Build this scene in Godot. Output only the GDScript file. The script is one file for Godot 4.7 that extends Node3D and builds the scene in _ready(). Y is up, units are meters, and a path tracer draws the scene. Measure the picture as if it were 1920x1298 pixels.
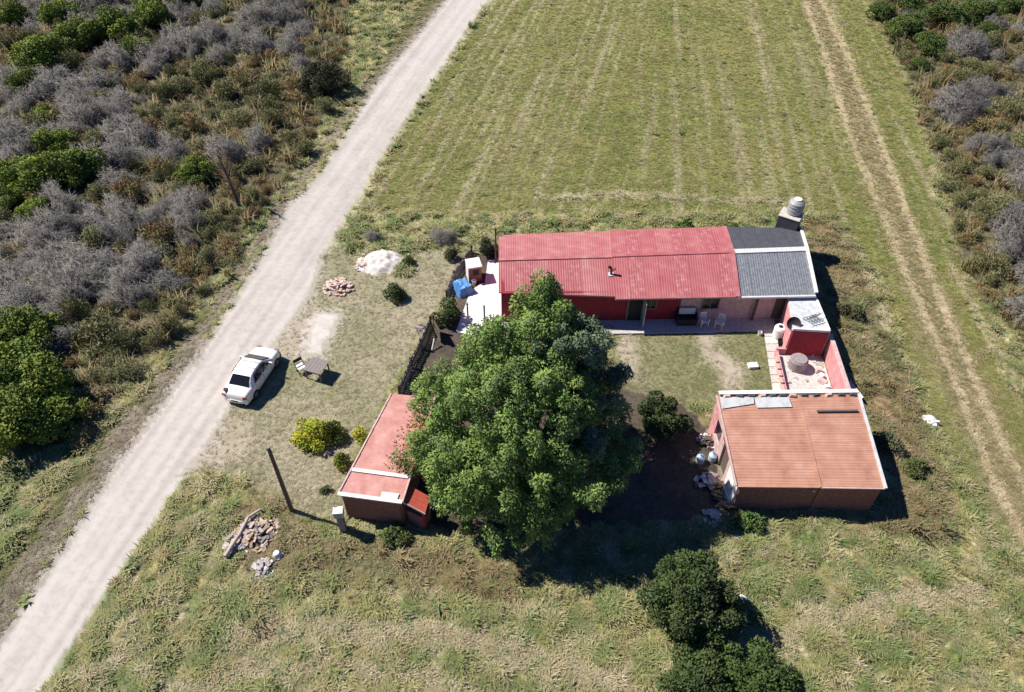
extends Node3D
# A smallholding beside a dirt road, seen from a drone.

const CAM_H := 32.0
const FOC := 1400.0
const PITCH := 0.785398

var used := {}
var M := {}
var rng := RandomNumberGenerator.new()

# ---------------------------------------------------------------- pixels to places
func P(x: float, y: float, h := 0.0) -> Vector3:
	var rx := (x - 960.0) / FOC
	var ry := -(y - 649.0) / FOC
	var d := Vector3(rx, ry * cos(PITCH) - sin(PITCH), -ry * sin(PITCH) - cos(PITCH))
	var t := (h - CAM_H) / d.y
	return Vector3(d.x * t, h, d.z * t)

func P2(x: float, y: float) -> Vector2:
	var p := P(x, y)
	return Vector2(p.x, p.z)

# ---------------------------------------------------------------- mesh builder
class MB:
	var v := PackedVector3Array()
	var n := PackedVector3Array()
	var c := PackedColorArray()
	var ix := PackedInt32Array()
	var col := Color(1, 1, 1)
	func tri(a: Vector3, b: Vector3, d: Vector3) -> void:
		var nn := (d - a).cross(b - a).normalized()
		var k := v.size()
		v.append(a); v.append(b); v.append(d)
		n.append(nn); n.append(nn); n.append(nn)
		c.append(col); c.append(col); c.append(col)
		ix.append(k); ix.append(k + 1); ix.append(k + 2)
	func quad(a: Vector3, b: Vector3, d: Vector3, e: Vector3) -> void:
		var nn := (d - a).cross(b - a) + (e - a).cross(d - a)
		nn = nn.normalized()
		var k := v.size()
		v.append(a); v.append(b); v.append(d); v.append(e)
		for i in 4:
			n.append(nn); c.append(col)
		for i in [0, 1, 2, 0, 2, 3]:
			ix.append(k + i)
	# eight corners: b0..b3 the bottom going round, t0..t3 above them
	func hexa(b: Array, t: Array) -> void:
		var mid := Vector3.ZERO
		for q in b: mid += q
		for q in t: mid += q
		mid /= 8.0
		var faces := [[b[0], b[1], b[2], b[3]], [t[3], t[2], t[1], t[0]]]
		for i in 4:
			var j := (i + 1) % 4
			faces.append([b[j], b[i], t[i], t[j]])
		for f in faces:
			var nn: Vector3 = (f[2] - f[0]).cross(f[1] - f[0])
			var cc: Vector3 = (f[0] + f[1] + f[2] + f[3]) / 4.0
			if nn.dot(cc - mid) < 0.0:
				quad(f[3], f[2], f[1], f[0])
			else:
				quad(f[0], f[1], f[2], f[3])
	func box(x: Transform3D, s: Vector3) -> void:
		var h := s / 2.0
		var b := []
		var t := []
		for q in [[-1, -1], [1, -1], [1, 1], [-1, 1]]:
			b.append(x * Vector3(q[0] * h.x, -h.y, q[1] * h.z))
			t.append(x * Vector3(q[0] * h.x, h.y, q[1] * h.z))
		hexa(b, t)
	func tube(p0: Vector3, p1: Vector3, r0: float, r1: float, seg := 8, caps := true) -> void:
		var a := (p1 - p0).normalized()
		var u := a.cross(Vector3(0.31, 0.2, 0.93)).normalized()
		if u.length() < 0.5: u = a.cross(Vector3.RIGHT).normalized()
		var w := a.cross(u)
		var k := v.size()
		for i in seg:
			var t := TAU * i / seg
			var o := u * cos(t) + w * sin(t)
			v.append(p0 + o * r0); v.append(p1 + o * r1)
			n.append(o); n.append(o); c.append(col); c.append(col)
		for i in seg:
			var j := (i + 1) % seg
			for q in [2 * i, 2 * i + 1, 2 * j + 1, 2 * i, 2 * j + 1, 2 * j]:
				ix.append(k + q)
		if caps:
			for e in 2:
				var pc := p0 if e == 0 else p1
				var r := r0 if e == 0 else r1
				for i in seg:
					var t0 := TAU * i / seg
					var t1 := TAU * (i + 1) / seg
					var q0 := pc + (u * cos(t0) + w * sin(t0)) * r
					var q1 := pc + (u * cos(t1) + w * sin(t1)) * r
					if e == 0: tri(pc, q0, q1)
					else: tri(pc, q1, q0)
	func lathe(o: Vector3, prof: Array, seg := 20) -> void:
		for k in prof.size() - 1:
			var a: Vector2 = prof[k]
			var b: Vector2 = prof[k + 1]
			for i in seg:
				var t0 := TAU * i / seg
				var t1 := TAU * (i + 1) / seg
				quad(o + Vector3(cos(t0) * a.x, a.y, sin(t0) * a.x), o + Vector3(cos(t0) * b.x, b.y, sin(t0) * b.x), o + Vector3(cos(t1) * b.x, b.y, sin(t1) * b.x), o + Vector3(cos(t1) * a.x, a.y, sin(t1) * a.x))
	func leaf(p: Vector3, a: Vector3, b: Vector3, nn: Vector3, cc: Color) -> void:
		var k := v.size()
		if a.cross(b).dot(nn) < 0.0: b = -b
		v.append(p); v.append(p + a * 0.5 + b); v.append(p + a); v.append(p + a * 0.5 - b)
		for i in 4:
			n.append(nn); c.append(cc)
		ix.append(k); ix.append(k + 1); ix.append(k + 2); ix.append(k); ix.append(k + 2); ix.append(k + 3)
	func mesh() -> ArrayMesh:
		var arr := []
		arr.resize(Mesh.ARRAY_MAX)
		arr[Mesh.ARRAY_VERTEX] = v
		arr[Mesh.ARRAY_NORMAL] = n
		arr[Mesh.ARRAY_COLOR] = c
		arr[Mesh.ARRAY_INDEX] = ix
		var m := ArrayMesh.new()
		m.add_surface_from_arrays(Mesh.PRIMITIVE_TRIANGLES, arr)
		return m

func T(p: Vector3, yaw := 0.0, tilt := 0.0, roll := 0.0) -> Transform3D:
	return Transform3D(Basis.from_euler(Vector3(tilt, yaw, roll)), p)

# ---------------------------------------------------------------- nodes
func numbered(called: String) -> String:
	if not used.has(called):
		used[called] = 0
		return called
	used[called] += 1
	return "%s_%03d" % [called, used[called]]

func tag(o: Node, label: String, category: String, group := "") -> Node:
	o.set_meta("label", label)
	o.set_meta("category", category)
	if group != "": o.set_meta("group", group)
	return o

func thing(called: String, label: String, category: String, at := Vector3.ZERO, yaw := 0.0, group := "") -> Node3D:
	var o := Node3D.new()
	o.name = numbered(called)
	add_child(o)
	o.position = at
	o.rotation.y = yaw
	tag(o, label, category, group)
	return o

func part(parent: Node, called: String, m: Mesh, material: Material, x := Transform3D.IDENTITY) -> MeshInstance3D:
	var o := MeshInstance3D.new()
	o.name = called if parent != self else numbered(called)
	o.mesh = m
	o.material_override = material
	o.transform = x
	parent.add_child(o, true)
	return o

func structure(called: String, m: Mesh, material: Material) -> MeshInstance3D:
	var o := part(self, called, m, material)
	o.set_meta("kind", "structure")
	return o

func copy(o: Node3D, at: Vector3, yaw: float, sc := 1.0, label := "", group := "") -> Node3D:
	var r: Node3D = o.duplicate()
	r.name = numbered(String(o.name).rstrip("_0123456789"))
	add_child(r)
	r.position = at
	r.rotation.y = yaw
	r.scale = Vector3.ONE * sc
	if label != "": r.set_meta("label", label)
	if group != "": r.set_meta("group", group)
	return r

func pbox(parent: Node, called: String, c: Vector3, s: Vector3, material: Material, yaw := 0.0, tilt := 0.0, roll := 0.0) -> MeshInstance3D:
	var mb := MB.new()
	mb.box(Transform3D.IDENTITY, s)
	return part(parent, called, mb.mesh(), material, T(c, yaw, tilt, roll))

func ptube(parent: Node, called: String, a: Vector3, b: Vector3, r0: float, r1: float, material: Material, seg := 10) -> MeshInstance3D:
	var mb := MB.new()
	mb.tube(a, b, r0, r1, seg)
	return part(parent, called, mb.mesh(), material)

# a straight wall with thickness from A to B, its top at hA and hB
func pwall(parent: Node, called: String, A: Vector3, B: Vector3, hA: float, hB: float, th: float, material: Material, y0 := -0.15) -> MeshInstance3D:
	var d := Vector3(B.x - A.x, 0, B.z - A.z).normalized()
	var s := Vector3(-d.z, 0, d.x) * th / 2.0
	var a := Vector3(A.x, 0, A.z)
	var b := Vector3(B.x, 0, B.z)
	var mb := MB.new()
	var up := Vector3.UP
	mb.hexa([a - s + up * y0, b - s + up * y0, b + s + up * y0, a + s + up * y0], [a - s + up * hA, b - s + up * hB, b + s + up * hB, a + s + up * hA])
	return part(parent, called, mb.mesh(), material)

# ---------------------------------------------------------------- materials
func noise_tex(stops: Array, freq: float, sd: int, oct := 4, size := 256, stretch := 1) -> ImageTexture:
	var fn := FastNoiseLite.new()
	fn.seed = sd
	fn.noise_type = FastNoiseLite.TYPE_SIMPLEX_SMOOTH
	fn.frequency = freq
	fn.fractal_octaves = oct
	fn.fractal_gain = 0.6
	var im := fn.get_seamless_image(size, size / stretch)
	if stretch > 1:
		im.resize(size, size, Image.INTERPOLATE_CUBIC)
	im.convert(Image.FORMAT_L8)
	var src := im.get_data()
	var lut := []
	for i in 256:
		var t := i / 255.0
		var cc: Color = stops[stops.size() - 1][1]
		for k in stops.size() - 1:
			if t <= stops[k + 1][0]:
				var a: float = stops[k][0]
				var b: float = stops[k + 1][0]
				var c0: Color = stops[k][1]
				cc = c0.lerp(stops[k + 1][1], clampf((t - a) / (b - a), 0.0, 1.0))
				break
		cc = cc.linear_to_srgb()
		lut.append([int(clampf(cc.r, 0, 1) * 255), int(clampf(cc.g, 0, 1) * 255), int(clampf(cc.b, 0, 1) * 255)])
	var out := PackedByteArray()
	out.resize(size * size * 3)
	for i in src.size():
		var q: Array = lut[src[i]]
		out[i * 3] = q[0]
		out[i * 3 + 1] = q[1]
		out[i * 3 + 2] = q[2]
	return ImageTexture.create_from_image(Image.create_from_data(size, size, false, Image.FORMAT_RGB8, out))

func tex_mat(stops: Array, freq: float, metres: float, rough: float, sd: int, stretch := 1) -> StandardMaterial3D:
	var m := StandardMaterial3D.new()
	m.albedo_texture = noise_tex(stops, freq, sd, 5, 256, stretch)
	m.uv1_triplanar = true
	m.uv1_world_triplanar = true
	m.uv1_scale = Vector3.ONE / metres
	m.roughness = rough
	return m

func plain(c: Color, rough := 0.8, metal := 0.0) -> StandardMaterial3D:
	var m := StandardMaterial3D.new()
	m.albedo_color = c.linear_to_srgb()
	m.roughness = rough
	m.metallic = metal
	return m

func leaf_mat(back := 0.35) -> StandardMaterial3D:
	var m := StandardMaterial3D.new()
	m.vertex_color_use_as_albedo = true
	m.roughness = 0.8
	m.cull_mode = BaseMaterial3D.CULL_DISABLED
	m.backlight_enabled = back > 0.0
	m.backlight = Color(back, back, back * 0.6)
	return m

func two(a: Color, b: Color, k := 0.35) -> Array:
	return [[0.0, a], [k, a.lerp(b, 0.3)], [1.0 - k, a.lerp(b, 0.75)], [1.0, b]]

func make_materials() -> void:
	M.red_roof = tex_mat([[0.0, Color(0.31, 0.085, 0.095)], [0.4, Color(0.39, 0.11, 0.122)], [0.66, Color(0.415, 0.13, 0.14)], [1.0, Color(0.48, 0.22, 0.22)]], 0.012, 5.0, 0.55, 3)
	M.red_roof_b = tex_mat([[0.0, Color(0.34, 0.105, 0.112)], [0.42, Color(0.42, 0.145, 0.152)], [0.7, Color(0.455, 0.18, 0.185)], [1.0, Color(0.52, 0.27, 0.26)]], 0.014, 4.0, 0.6, 4)
	M.red_roof_c = tex_mat([[0.0, Color(0.29, 0.078, 0.09)], [0.4, Color(0.37, 0.105, 0.117)], [0.62, Color(0.405, 0.13, 0.14)], [1.0, Color(0.53, 0.3, 0.29)]], 0.02, 2.7, 0.6, 43)
	M.dark_grey = tex_mat(two(Color(0.05, 0.056, 0.07), Color(0.085, 0.09, 0.105)), 0.02, 3.0, 0.6, 5)
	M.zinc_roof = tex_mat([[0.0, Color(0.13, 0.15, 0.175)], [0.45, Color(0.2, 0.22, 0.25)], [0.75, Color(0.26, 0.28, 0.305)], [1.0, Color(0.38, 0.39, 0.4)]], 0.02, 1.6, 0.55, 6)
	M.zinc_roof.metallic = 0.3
	M.zinc_light = tex_mat(two(Color(0.5, 0.52, 0.55), Color(0.66, 0.67, 0.69)), 0.02, 2.0, 0.5, 7)
	M.terra_roof = tex_mat([[0.0, Color(0.34, 0.165, 0.115)], [0.42, Color(0.44, 0.225, 0.16)], [0.65, Color(0.475, 0.255, 0.185)], [1.0, Color(0.53, 0.32, 0.25)]], 0.012, 4.0, 0.7, 8)
	M.pink_roof = tex_mat([[0.0, Color(0.4, 0.17, 0.15)], [0.45, Color(0.5, 0.235, 0.21)], [0.7, Color(0.53, 0.27, 0.25)], [1.0, Color(0.6, 0.36, 0.32)]], 0.014, 3.0, 0.7, 9)
	M.white_paint = tex_mat([[0.0, Color(0.5, 0.5, 0.48)], [0.4, Color(0.74, 0.74, 0.73)], [1.0, Color(0.82, 0.82, 0.81)]], 0.02, 2.0, 0.7, 10)
	M.white_roof = tex_mat([[0.0, Color(0.34, 0.37, 0.4)], [0.4, Color(0.5, 0.53, 0.56)], [1.0, Color(0.64, 0.66, 0.68)]], 0.02, 2.2, 0.75, 11)
	M.red_wall = tex_mat(two(Color(0.25, 0.018, 0.032), Color(0.33, 0.035, 0.05)), 0.02, 2.5, 0.85, 12)
	M.pink_wall = tex_mat([[0.0, Color(0.5, 0.17, 0.2)], [0.5, Color(0.6, 0.27, 0.29)], [1.0, Color(0.66, 0.42, 0.4)]], 0.018, 2.5, 0.85, 13)
	M.pale_pink = tex_mat([[0.0, Color(0.42, 0.3, 0.3)], [0.5, Color(0.54, 0.38, 0.38)], [1.0, Color(0.62, 0.5, 0.5)]], 0.018, 2.0, 0.85, 14)
	M.brick = tex_mat([[0.0, Color(0.2, 0.085, 0.06)], [0.5, Color(0.3, 0.13, 0.095)], [1.0, Color(0.36, 0.18, 0.13)]], 0.03, 2.0, 0.9, 15)
	M.concrete = tex_mat([[0.0, Color(0.36, 0.34, 0.32)], [0.5, Color(0.5, 0.47, 0.45)], [1.0, Color(0.6, 0.57, 0.55)]], 0.03, 2.0, 0.9, 16)
	M.pale_concrete = tex_mat([[0.0, Color(0.36, 0.33, 0.31)], [0.4, Color(0.5, 0.47, 0.455)], [1.0, Color(0.62, 0.6, 0.585)]], 0.03, 2.2, 0.9, 17)
	M.grey_stone = tex_mat(two(Color(0.22, 0.19, 0.2), Color(0.36, 0.31, 0.33)), 0.03, 1.5, 0.9, 18)
	M.wood = tex_mat(two(Color(0.07, 0.05, 0.04), Color(0.16, 0.125, 0.1)), 0.03, 1.0, 0.9, 19)
	M.grey_wood = tex_mat(two(Color(0.17, 0.15, 0.15), Color(0.29, 0.26, 0.26)), 0.03, 1.0, 0.9, 20)
	M.log = tex_mat(two(Color(0.26, 0.14, 0.06), Color(0.5, 0.34, 0.17)), 0.04, 0.8, 0.9, 21)
	M.dark = plain(Color(0.018, 0.018, 0.022), 0.7)
	M.dark_metal = plain(Color(0.05, 0.05, 0.055), 0.5, 0.4)
	M.plastic_white = plain(Color(0.74, 0.75, 0.77), 0.4)
	M.car_white = plain(Color(0.8, 0.8, 0.79), 0.3)
	M.car_white.clearcoat_enabled = true
	M.car_white.clearcoat = 0.6
	M.glass = plain(Color(0.012, 0.014, 0.02), 0.08)
	M.tyre = plain(Color(0.02, 0.02, 0.02), 0.9)
	M.rim = plain(Color(0.4, 0.4, 0.42), 0.35, 0.8)
	M.blue = tex_mat(two(Color(0.035, 0.15, 0.44), Color(0.12, 0.33, 0.68)), 0.03, 1.0, 0.5, 22)
	M.bluewhite = plain(Color(0.45, 0.55, 0.66), 0.35)
	M.sand = tex_mat([[0.0, Color(0.5, 0.46, 0.42)], [0.5, Color(0.64, 0.6, 0.57)], [1.0, Color(0.74, 0.72, 0.7)]], 0.03, 2.0, 0.95, 23)
	M.brick_bits = tex_mat(two(Color(0.46, 0.28, 0.23), Color(0.64, 0.48, 0.42)), 0.04, 0.7, 0.9, 24)
	M.rubble = tex_mat(two(Color(0.34, 0.29, 0.27), Color(0.54, 0.475, 0.45)), 0.04, 1.0, 0.95, 25)
	M.tank = tex_mat(two(Color(0.24, 0.25, 0.26), Color(0.4, 0.41, 0.42)), 0.03, 1.0, 0.5, 42)
	M.straw_bits = tex_mat(two(Color(0.3, 0.22, 0.13), Color(0.5, 0.39, 0.26)), 0.05, 0.8, 0.95, 26)
	M.bark = tex_mat(two(Color(0.07, 0.055, 0.045), Color(0.16, 0.13, 0.11)), 0.04, 0.8, 0.95, 27)
	M.leaf = leaf_mat()
	M.twig = leaf_mat(0.0)
	M.twig.roughness = 0.9
	M.grass = leaf_mat(0.4)
	M.grass.roughness = 0.8
	var g := StandardMaterial3D.new()
	g.vertex_color_use_as_albedo = true
	g.roughness = 0.95
	g.albedo_texture = noise_tex([[0.0, Color(0.35, 0.36, 0.34)], [0.35, Color(0.72, 0.72, 0.72)], [0.6, Color(0.95, 0.94, 0.92)], [1.0, Color(1, 1, 1)]], 0.03, 31, 5, 512)
	g.uv1_triplanar = true
	g.uv1_world_triplanar = true
	g.uv1_scale = Vector3.ONE / 5.3
	M.ground = g
	var rd: StandardMaterial3D = g.duplicate()
	rd.albedo_texture = noise_tex([[0.0, Color(0.8, 0.79, 0.78)], [0.4, Color(0.93, 0.93, 0.93)], [1.0, Color(1, 1, 1)]], 0.02, 33, 5, 512)
	M.road = rd

# ---------------------------------------------------------------- ground zones
enum {ROUGH, ROAD, FIELD, YARD, LAWN, VERGE, THICKET, TRACK, DIRT, SHOULDER, WEEDS, SHADE_SOIL, STRAW, HARD, WORN, LANE}
const CELL := 0.15
const X0 := -80.0
const Z0 := -118.0
const NX := 1067
const NZ := 760
var zmap := PackedByteArray()
var amap := PackedFloat32Array()
var n_warp := FastNoiseLite.new()
var n_big := FastNoiseLite.new()
var n_mid := FastNoiseLite.new()
var n_fine := FastNoiseLite.new()
var road_dir := Vector2()
var track_dir := Vector2()

func paint(poly: Array, id: int, world := false) -> void:
	var pts := PackedVector2Array()
	for q in poly:
		pts.append(q if world else P2(q[0], q[1]))
	var lo := pts[0]
	var hi := pts[0]
	for q in pts:
		lo = lo.min(q)
		hi = hi.max(q)
	var i0 := clampi(int((lo.x - X0) / CELL), 0, NX - 1)
	var i1 := clampi(int((hi.x - X0) / CELL) + 1, 0, NX - 1)
	var j0 := clampi(int((lo.y - Z0) / CELL), 0, NZ - 1)
	var j1 := clampi(int((hi.y - Z0) / CELL) + 1, 0, NZ - 1)
	# scan lines: crossings of each row with the polygon's edges
	for j in range(j0, j1 + 1):
		var z := Z0 + (j + 0.5) * CELL
		var xs := []
		for k in pts.size():
			var a := pts[k]
			var b := pts[(k + 1) % pts.size()]
			if (a.y <= z) != (b.y <= z):
				xs.append(a.x + (z - a.y) / (b.y - a.y) * (b.x - a.x))
		xs.sort()
		for k in range(0, xs.size() - 1, 2):
			var s0: float = xs[k]
			var s1: float = xs[k + 1]
			var a0 := maxi(i0, int(ceil((s0 - X0) / CELL - 0.5)))
			var a1 := mini(i1, int(floor((s1 - X0) / CELL - 0.5)))
			for i in range(a0, a1 + 1):
				zmap[j * NX + i] = id

func stripe(line: Array, width: float, id: int) -> void:
	for k in line.size() - 1:
		var a := P2(line[k][0], line[k][1])
		var b := P2(line[k + 1][0], line[k + 1][1])
		var d := (b - a).normalized()
		var s := Vector2(-d.y, d.x) * width / 2.0
		paint([a - s - d * 0.1, b - s + d * 0.1, b + s + d * 0.1, a + s - d * 0.1], id, true)

func raw_zone(x: float, z: float) -> int:
	var i := clampi(int((x - X0) / CELL), 0, NX - 1)
	var j := clampi(int((z - Z0) / CELL), 0, NZ - 1)
	return zmap[j * NX + i]

func zone(x: float, z: float) -> int:
	var w := n_warp.get_noise_2d(x, z)
	var w2 := n_warp.get_noise_2d(x + 300.0, z - 200.0)
	var here := raw_zone(x, z)
	if here == HARD: return HARD
	# laid strips keep their line; what grows has a ragged edge
	var near := raw_zone(x + w * 0.16, z + w2 * 0.16)
	if near == TRACK or near == WORN or near == ROAD: return near
	var r := raw_zone(x + w * 0.55, z + w2 * 0.55)
	if r == HARD or r == TRACK or r == WORN or r == ROAD: return near
	return r

const RELIEF := {ROUGH: 0.17, ROAD: 0.01, FIELD: 0.05, YARD: 0.02, LAWN: 0.012, VERGE: 0.05, THICKET: 0.14, TRACK: 0.03, DIRT: 0.015, SHOULDER: 0.04, WEEDS: 0.12, SHADE_SOIL: 0.03, STRAW: 0.1, HARD: 0.0, WORN: 0.008, LANE: 0.03}
const DROP := {ROUGH: 0.0, ROAD: 0.0, FIELD: 0.0, YARD: 0.0, LAWN: 0.0, VERGE: -0.04, THICKET: 0.0, TRACK: -0.05, DIRT: 0.0, SHOULDER: -0.02, WEEDS: 0.0, SHADE_SOIL: 0.0, STRAW: 0.05, HARD: -0.08, WORN: 0.03, LANE: -0.02}

func height(x: float, z: float) -> float:
	var a := 0.0
	var d := 0.0
	for o in [Vector2(-0.25, -0.2), Vector2(0.25, -0.1), Vector2(0.0, 0.3)]:
		var k := raw_zone(x + o.x, z + o.y)
		a += RELIEF[k]
		d += DROP[k]
	return d / 3.0 + a / 3.0 * (n_mid.get_noise_2d(x, z) * 1.1 + n_fine.get_noise_2d(x * 0.6, z * 0.6) * 0.9)

func mixc(a: Color, b: Color, t: float) -> Color:
	return a.lerp(b, clampf(t, 0.0, 1.0))

func rows_at(x: float, z: float) -> float:
	# pale lines of cut straw that follow the road on one side of the field and the vehicle track on the other
	var q := Vector2(x, z)
	var k := clampf((x - 9.0 - (z + 45.0) * -0.12) / 8.0 + 0.5, 0.0, 1.0)
	var nr := Vector2(-road_dir.y, road_dir.x)
	var nt := Vector2(-track_dir.y, track_dir.x)
	var a := n_fine.get_noise_2d(q.dot(nr) * 0.95 + 40.0, q.dot(road_dir) * 0.016)
	var b := n_fine.get_noise_2d(q.dot(nt) * 0.62 + 90.0, q.dot(track_dir) * 0.016)
	return lerpf(a, b * 0.7, k)

func ground_color(x: float, z: float, k: int) -> Color:
	var b := n_big.get_noise_2d(x, z)
	var m := n_mid.get_noise_2d(x + 50.0, z)
	var f := n_fine.get_noise_2d(x, z + 70.0)
	match k:
		ROAD:
			var q := Vector2(x, z)
			var across := q.dot(Vector2(-road_dir.y, road_dir.x))
			var s := n_fine.get_noise_2d(across * 0.75, q.dot(road_dir) * 0.012)
			var c := mixc(Color(0.395, 0.36, 0.335), Color(0.54, 0.507, 0.485), 0.7 + s * 0.75 + f * 0.18 + m * 0.3)
			return mixc(c, Color(0.3, 0.265, 0.24), -0.55 + n_fine.get_noise_2d(x * 1.4, z * 1.4) * 1.3)
		SHOULDER:
			return mixc(Color(0.17, 0.14, 0.1), Color(0.31, 0.265, 0.22), 0.5 + f * 0.7 + m * 0.5)
		FIELD:
			var g := mixc(Color(0.18, 0.215, 0.05), Color(0.275, 0.265, 0.09), 0.5 + b * 0.7 + f * 0.5)
			g = mixc(g, Color(0.24, 0.185, 0.08), 0.05 + m * 0.6)
			return mixc(g, Color(0.42, 0.38, 0.24), -0.02 + rows_at(x, z) * 1.9 + f * 0.4)
		YARD:
			var g := mixc(Color(0.25, 0.24, 0.14), Color(0.36, 0.325, 0.235), 0.5 + b * 0.6 + m * 0.7 + f * 0.3)
			return mixc(g, Color(0.2, 0.22, 0.095), -0.1 + m * 0.6 - b * 0.8)
		LAWN:
			var g := mixc(Color(0.17, 0.19, 0.08), Color(0.25, 0.24, 0.13), 0.5 + b * 0.9 + m * 0.6 + f * 0.3)
			return mixc(g, Color(0.34, 0.3, 0.22), -0.25 + m * 1.0)
		VERGE:
			return mixc(Color(0.125, 0.145, 0.045), Color(0.24, 0.215, 0.1), 0.4 + m * 0.6 + f * 0.5)
		THICKET:
			return mixc(Color(0.075, 0.07, 0.04), Color(0.17, 0.14, 0.085), 0.5 + m * 0.6 + f * 0.5)
		TRACK:
			return mixc(Color(0.45, 0.36, 0.225), Color(0.6, 0.5, 0.355), 0.5 + f * 0.7 + m * 0.5)
		DIRT:
			return mixc(Color(0.33, 0.285, 0.21), Color(0.45, 0.4, 0.33), 0.5 + f * 0.6 + m * 0.5)
		WEEDS:
			var g := mixc(Color(0.18, 0.125, 0.06), Color(0.32, 0.24, 0.14), 0.5 + m * 0.7 + f * 0.5)
			return mixc(g, Color(0.12, 0.15, 0.06), -0.1 + b * 1.2)
		SHADE_SOIL:
			return mixc(Color(0.06, 0.05, 0.038), Color(0.125, 0.1, 0.075), 0.5 + m * 0.6 + f * 0.4)  # bare soil, its colour lowered to paint in the big tree's shade
		STRAW:
			return mixc(Color(0.38, 0.34, 0.2), Color(0.62, 0.56, 0.4), 0.5 + f * 0.9 + m * 0.4)
		HARD:
			return Color(0.3, 0.27, 0.22)
		LANE:
			return mixc(Color(0.235, 0.205, 0.1), Color(0.35, 0.29, 0.17), 0.5 + f * 0.6 + m * 0.6)
		WORN:
			return mixc(Color(0.48, 0.445, 0.41), Color(0.62, 0.585, 0.565), 0.65 + m * 0.4 + f * 0.6)
	# clumps of green, dry and brown growth, half a metre to a metre across
	var c1 := n_fine.get_noise_2d(x * 0.42 + 17.0, z * 0.42)
	var c2 := n_fine.get_noise_2d(x * 0.5 - 60.0, z * 0.5 + 25.0)
	var gg := mixc(Color(0.165, 0.235, 0.07), Color(0.4, 0.375, 0.16), 0.5 + b * 0.6 + c1 * 1.7)
	gg = mixc(gg, Color(0.25, 0.175, 0.09), -0.15 + n_mid.get_noise_2d(x - 90.0, z + 33.0) * 1.0 + c2 * 0.5)
	return mixc(gg, Color(0.6, 0.53, 0.36), -0.12 + f * 0.8 + c2 * 1.5)

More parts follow.
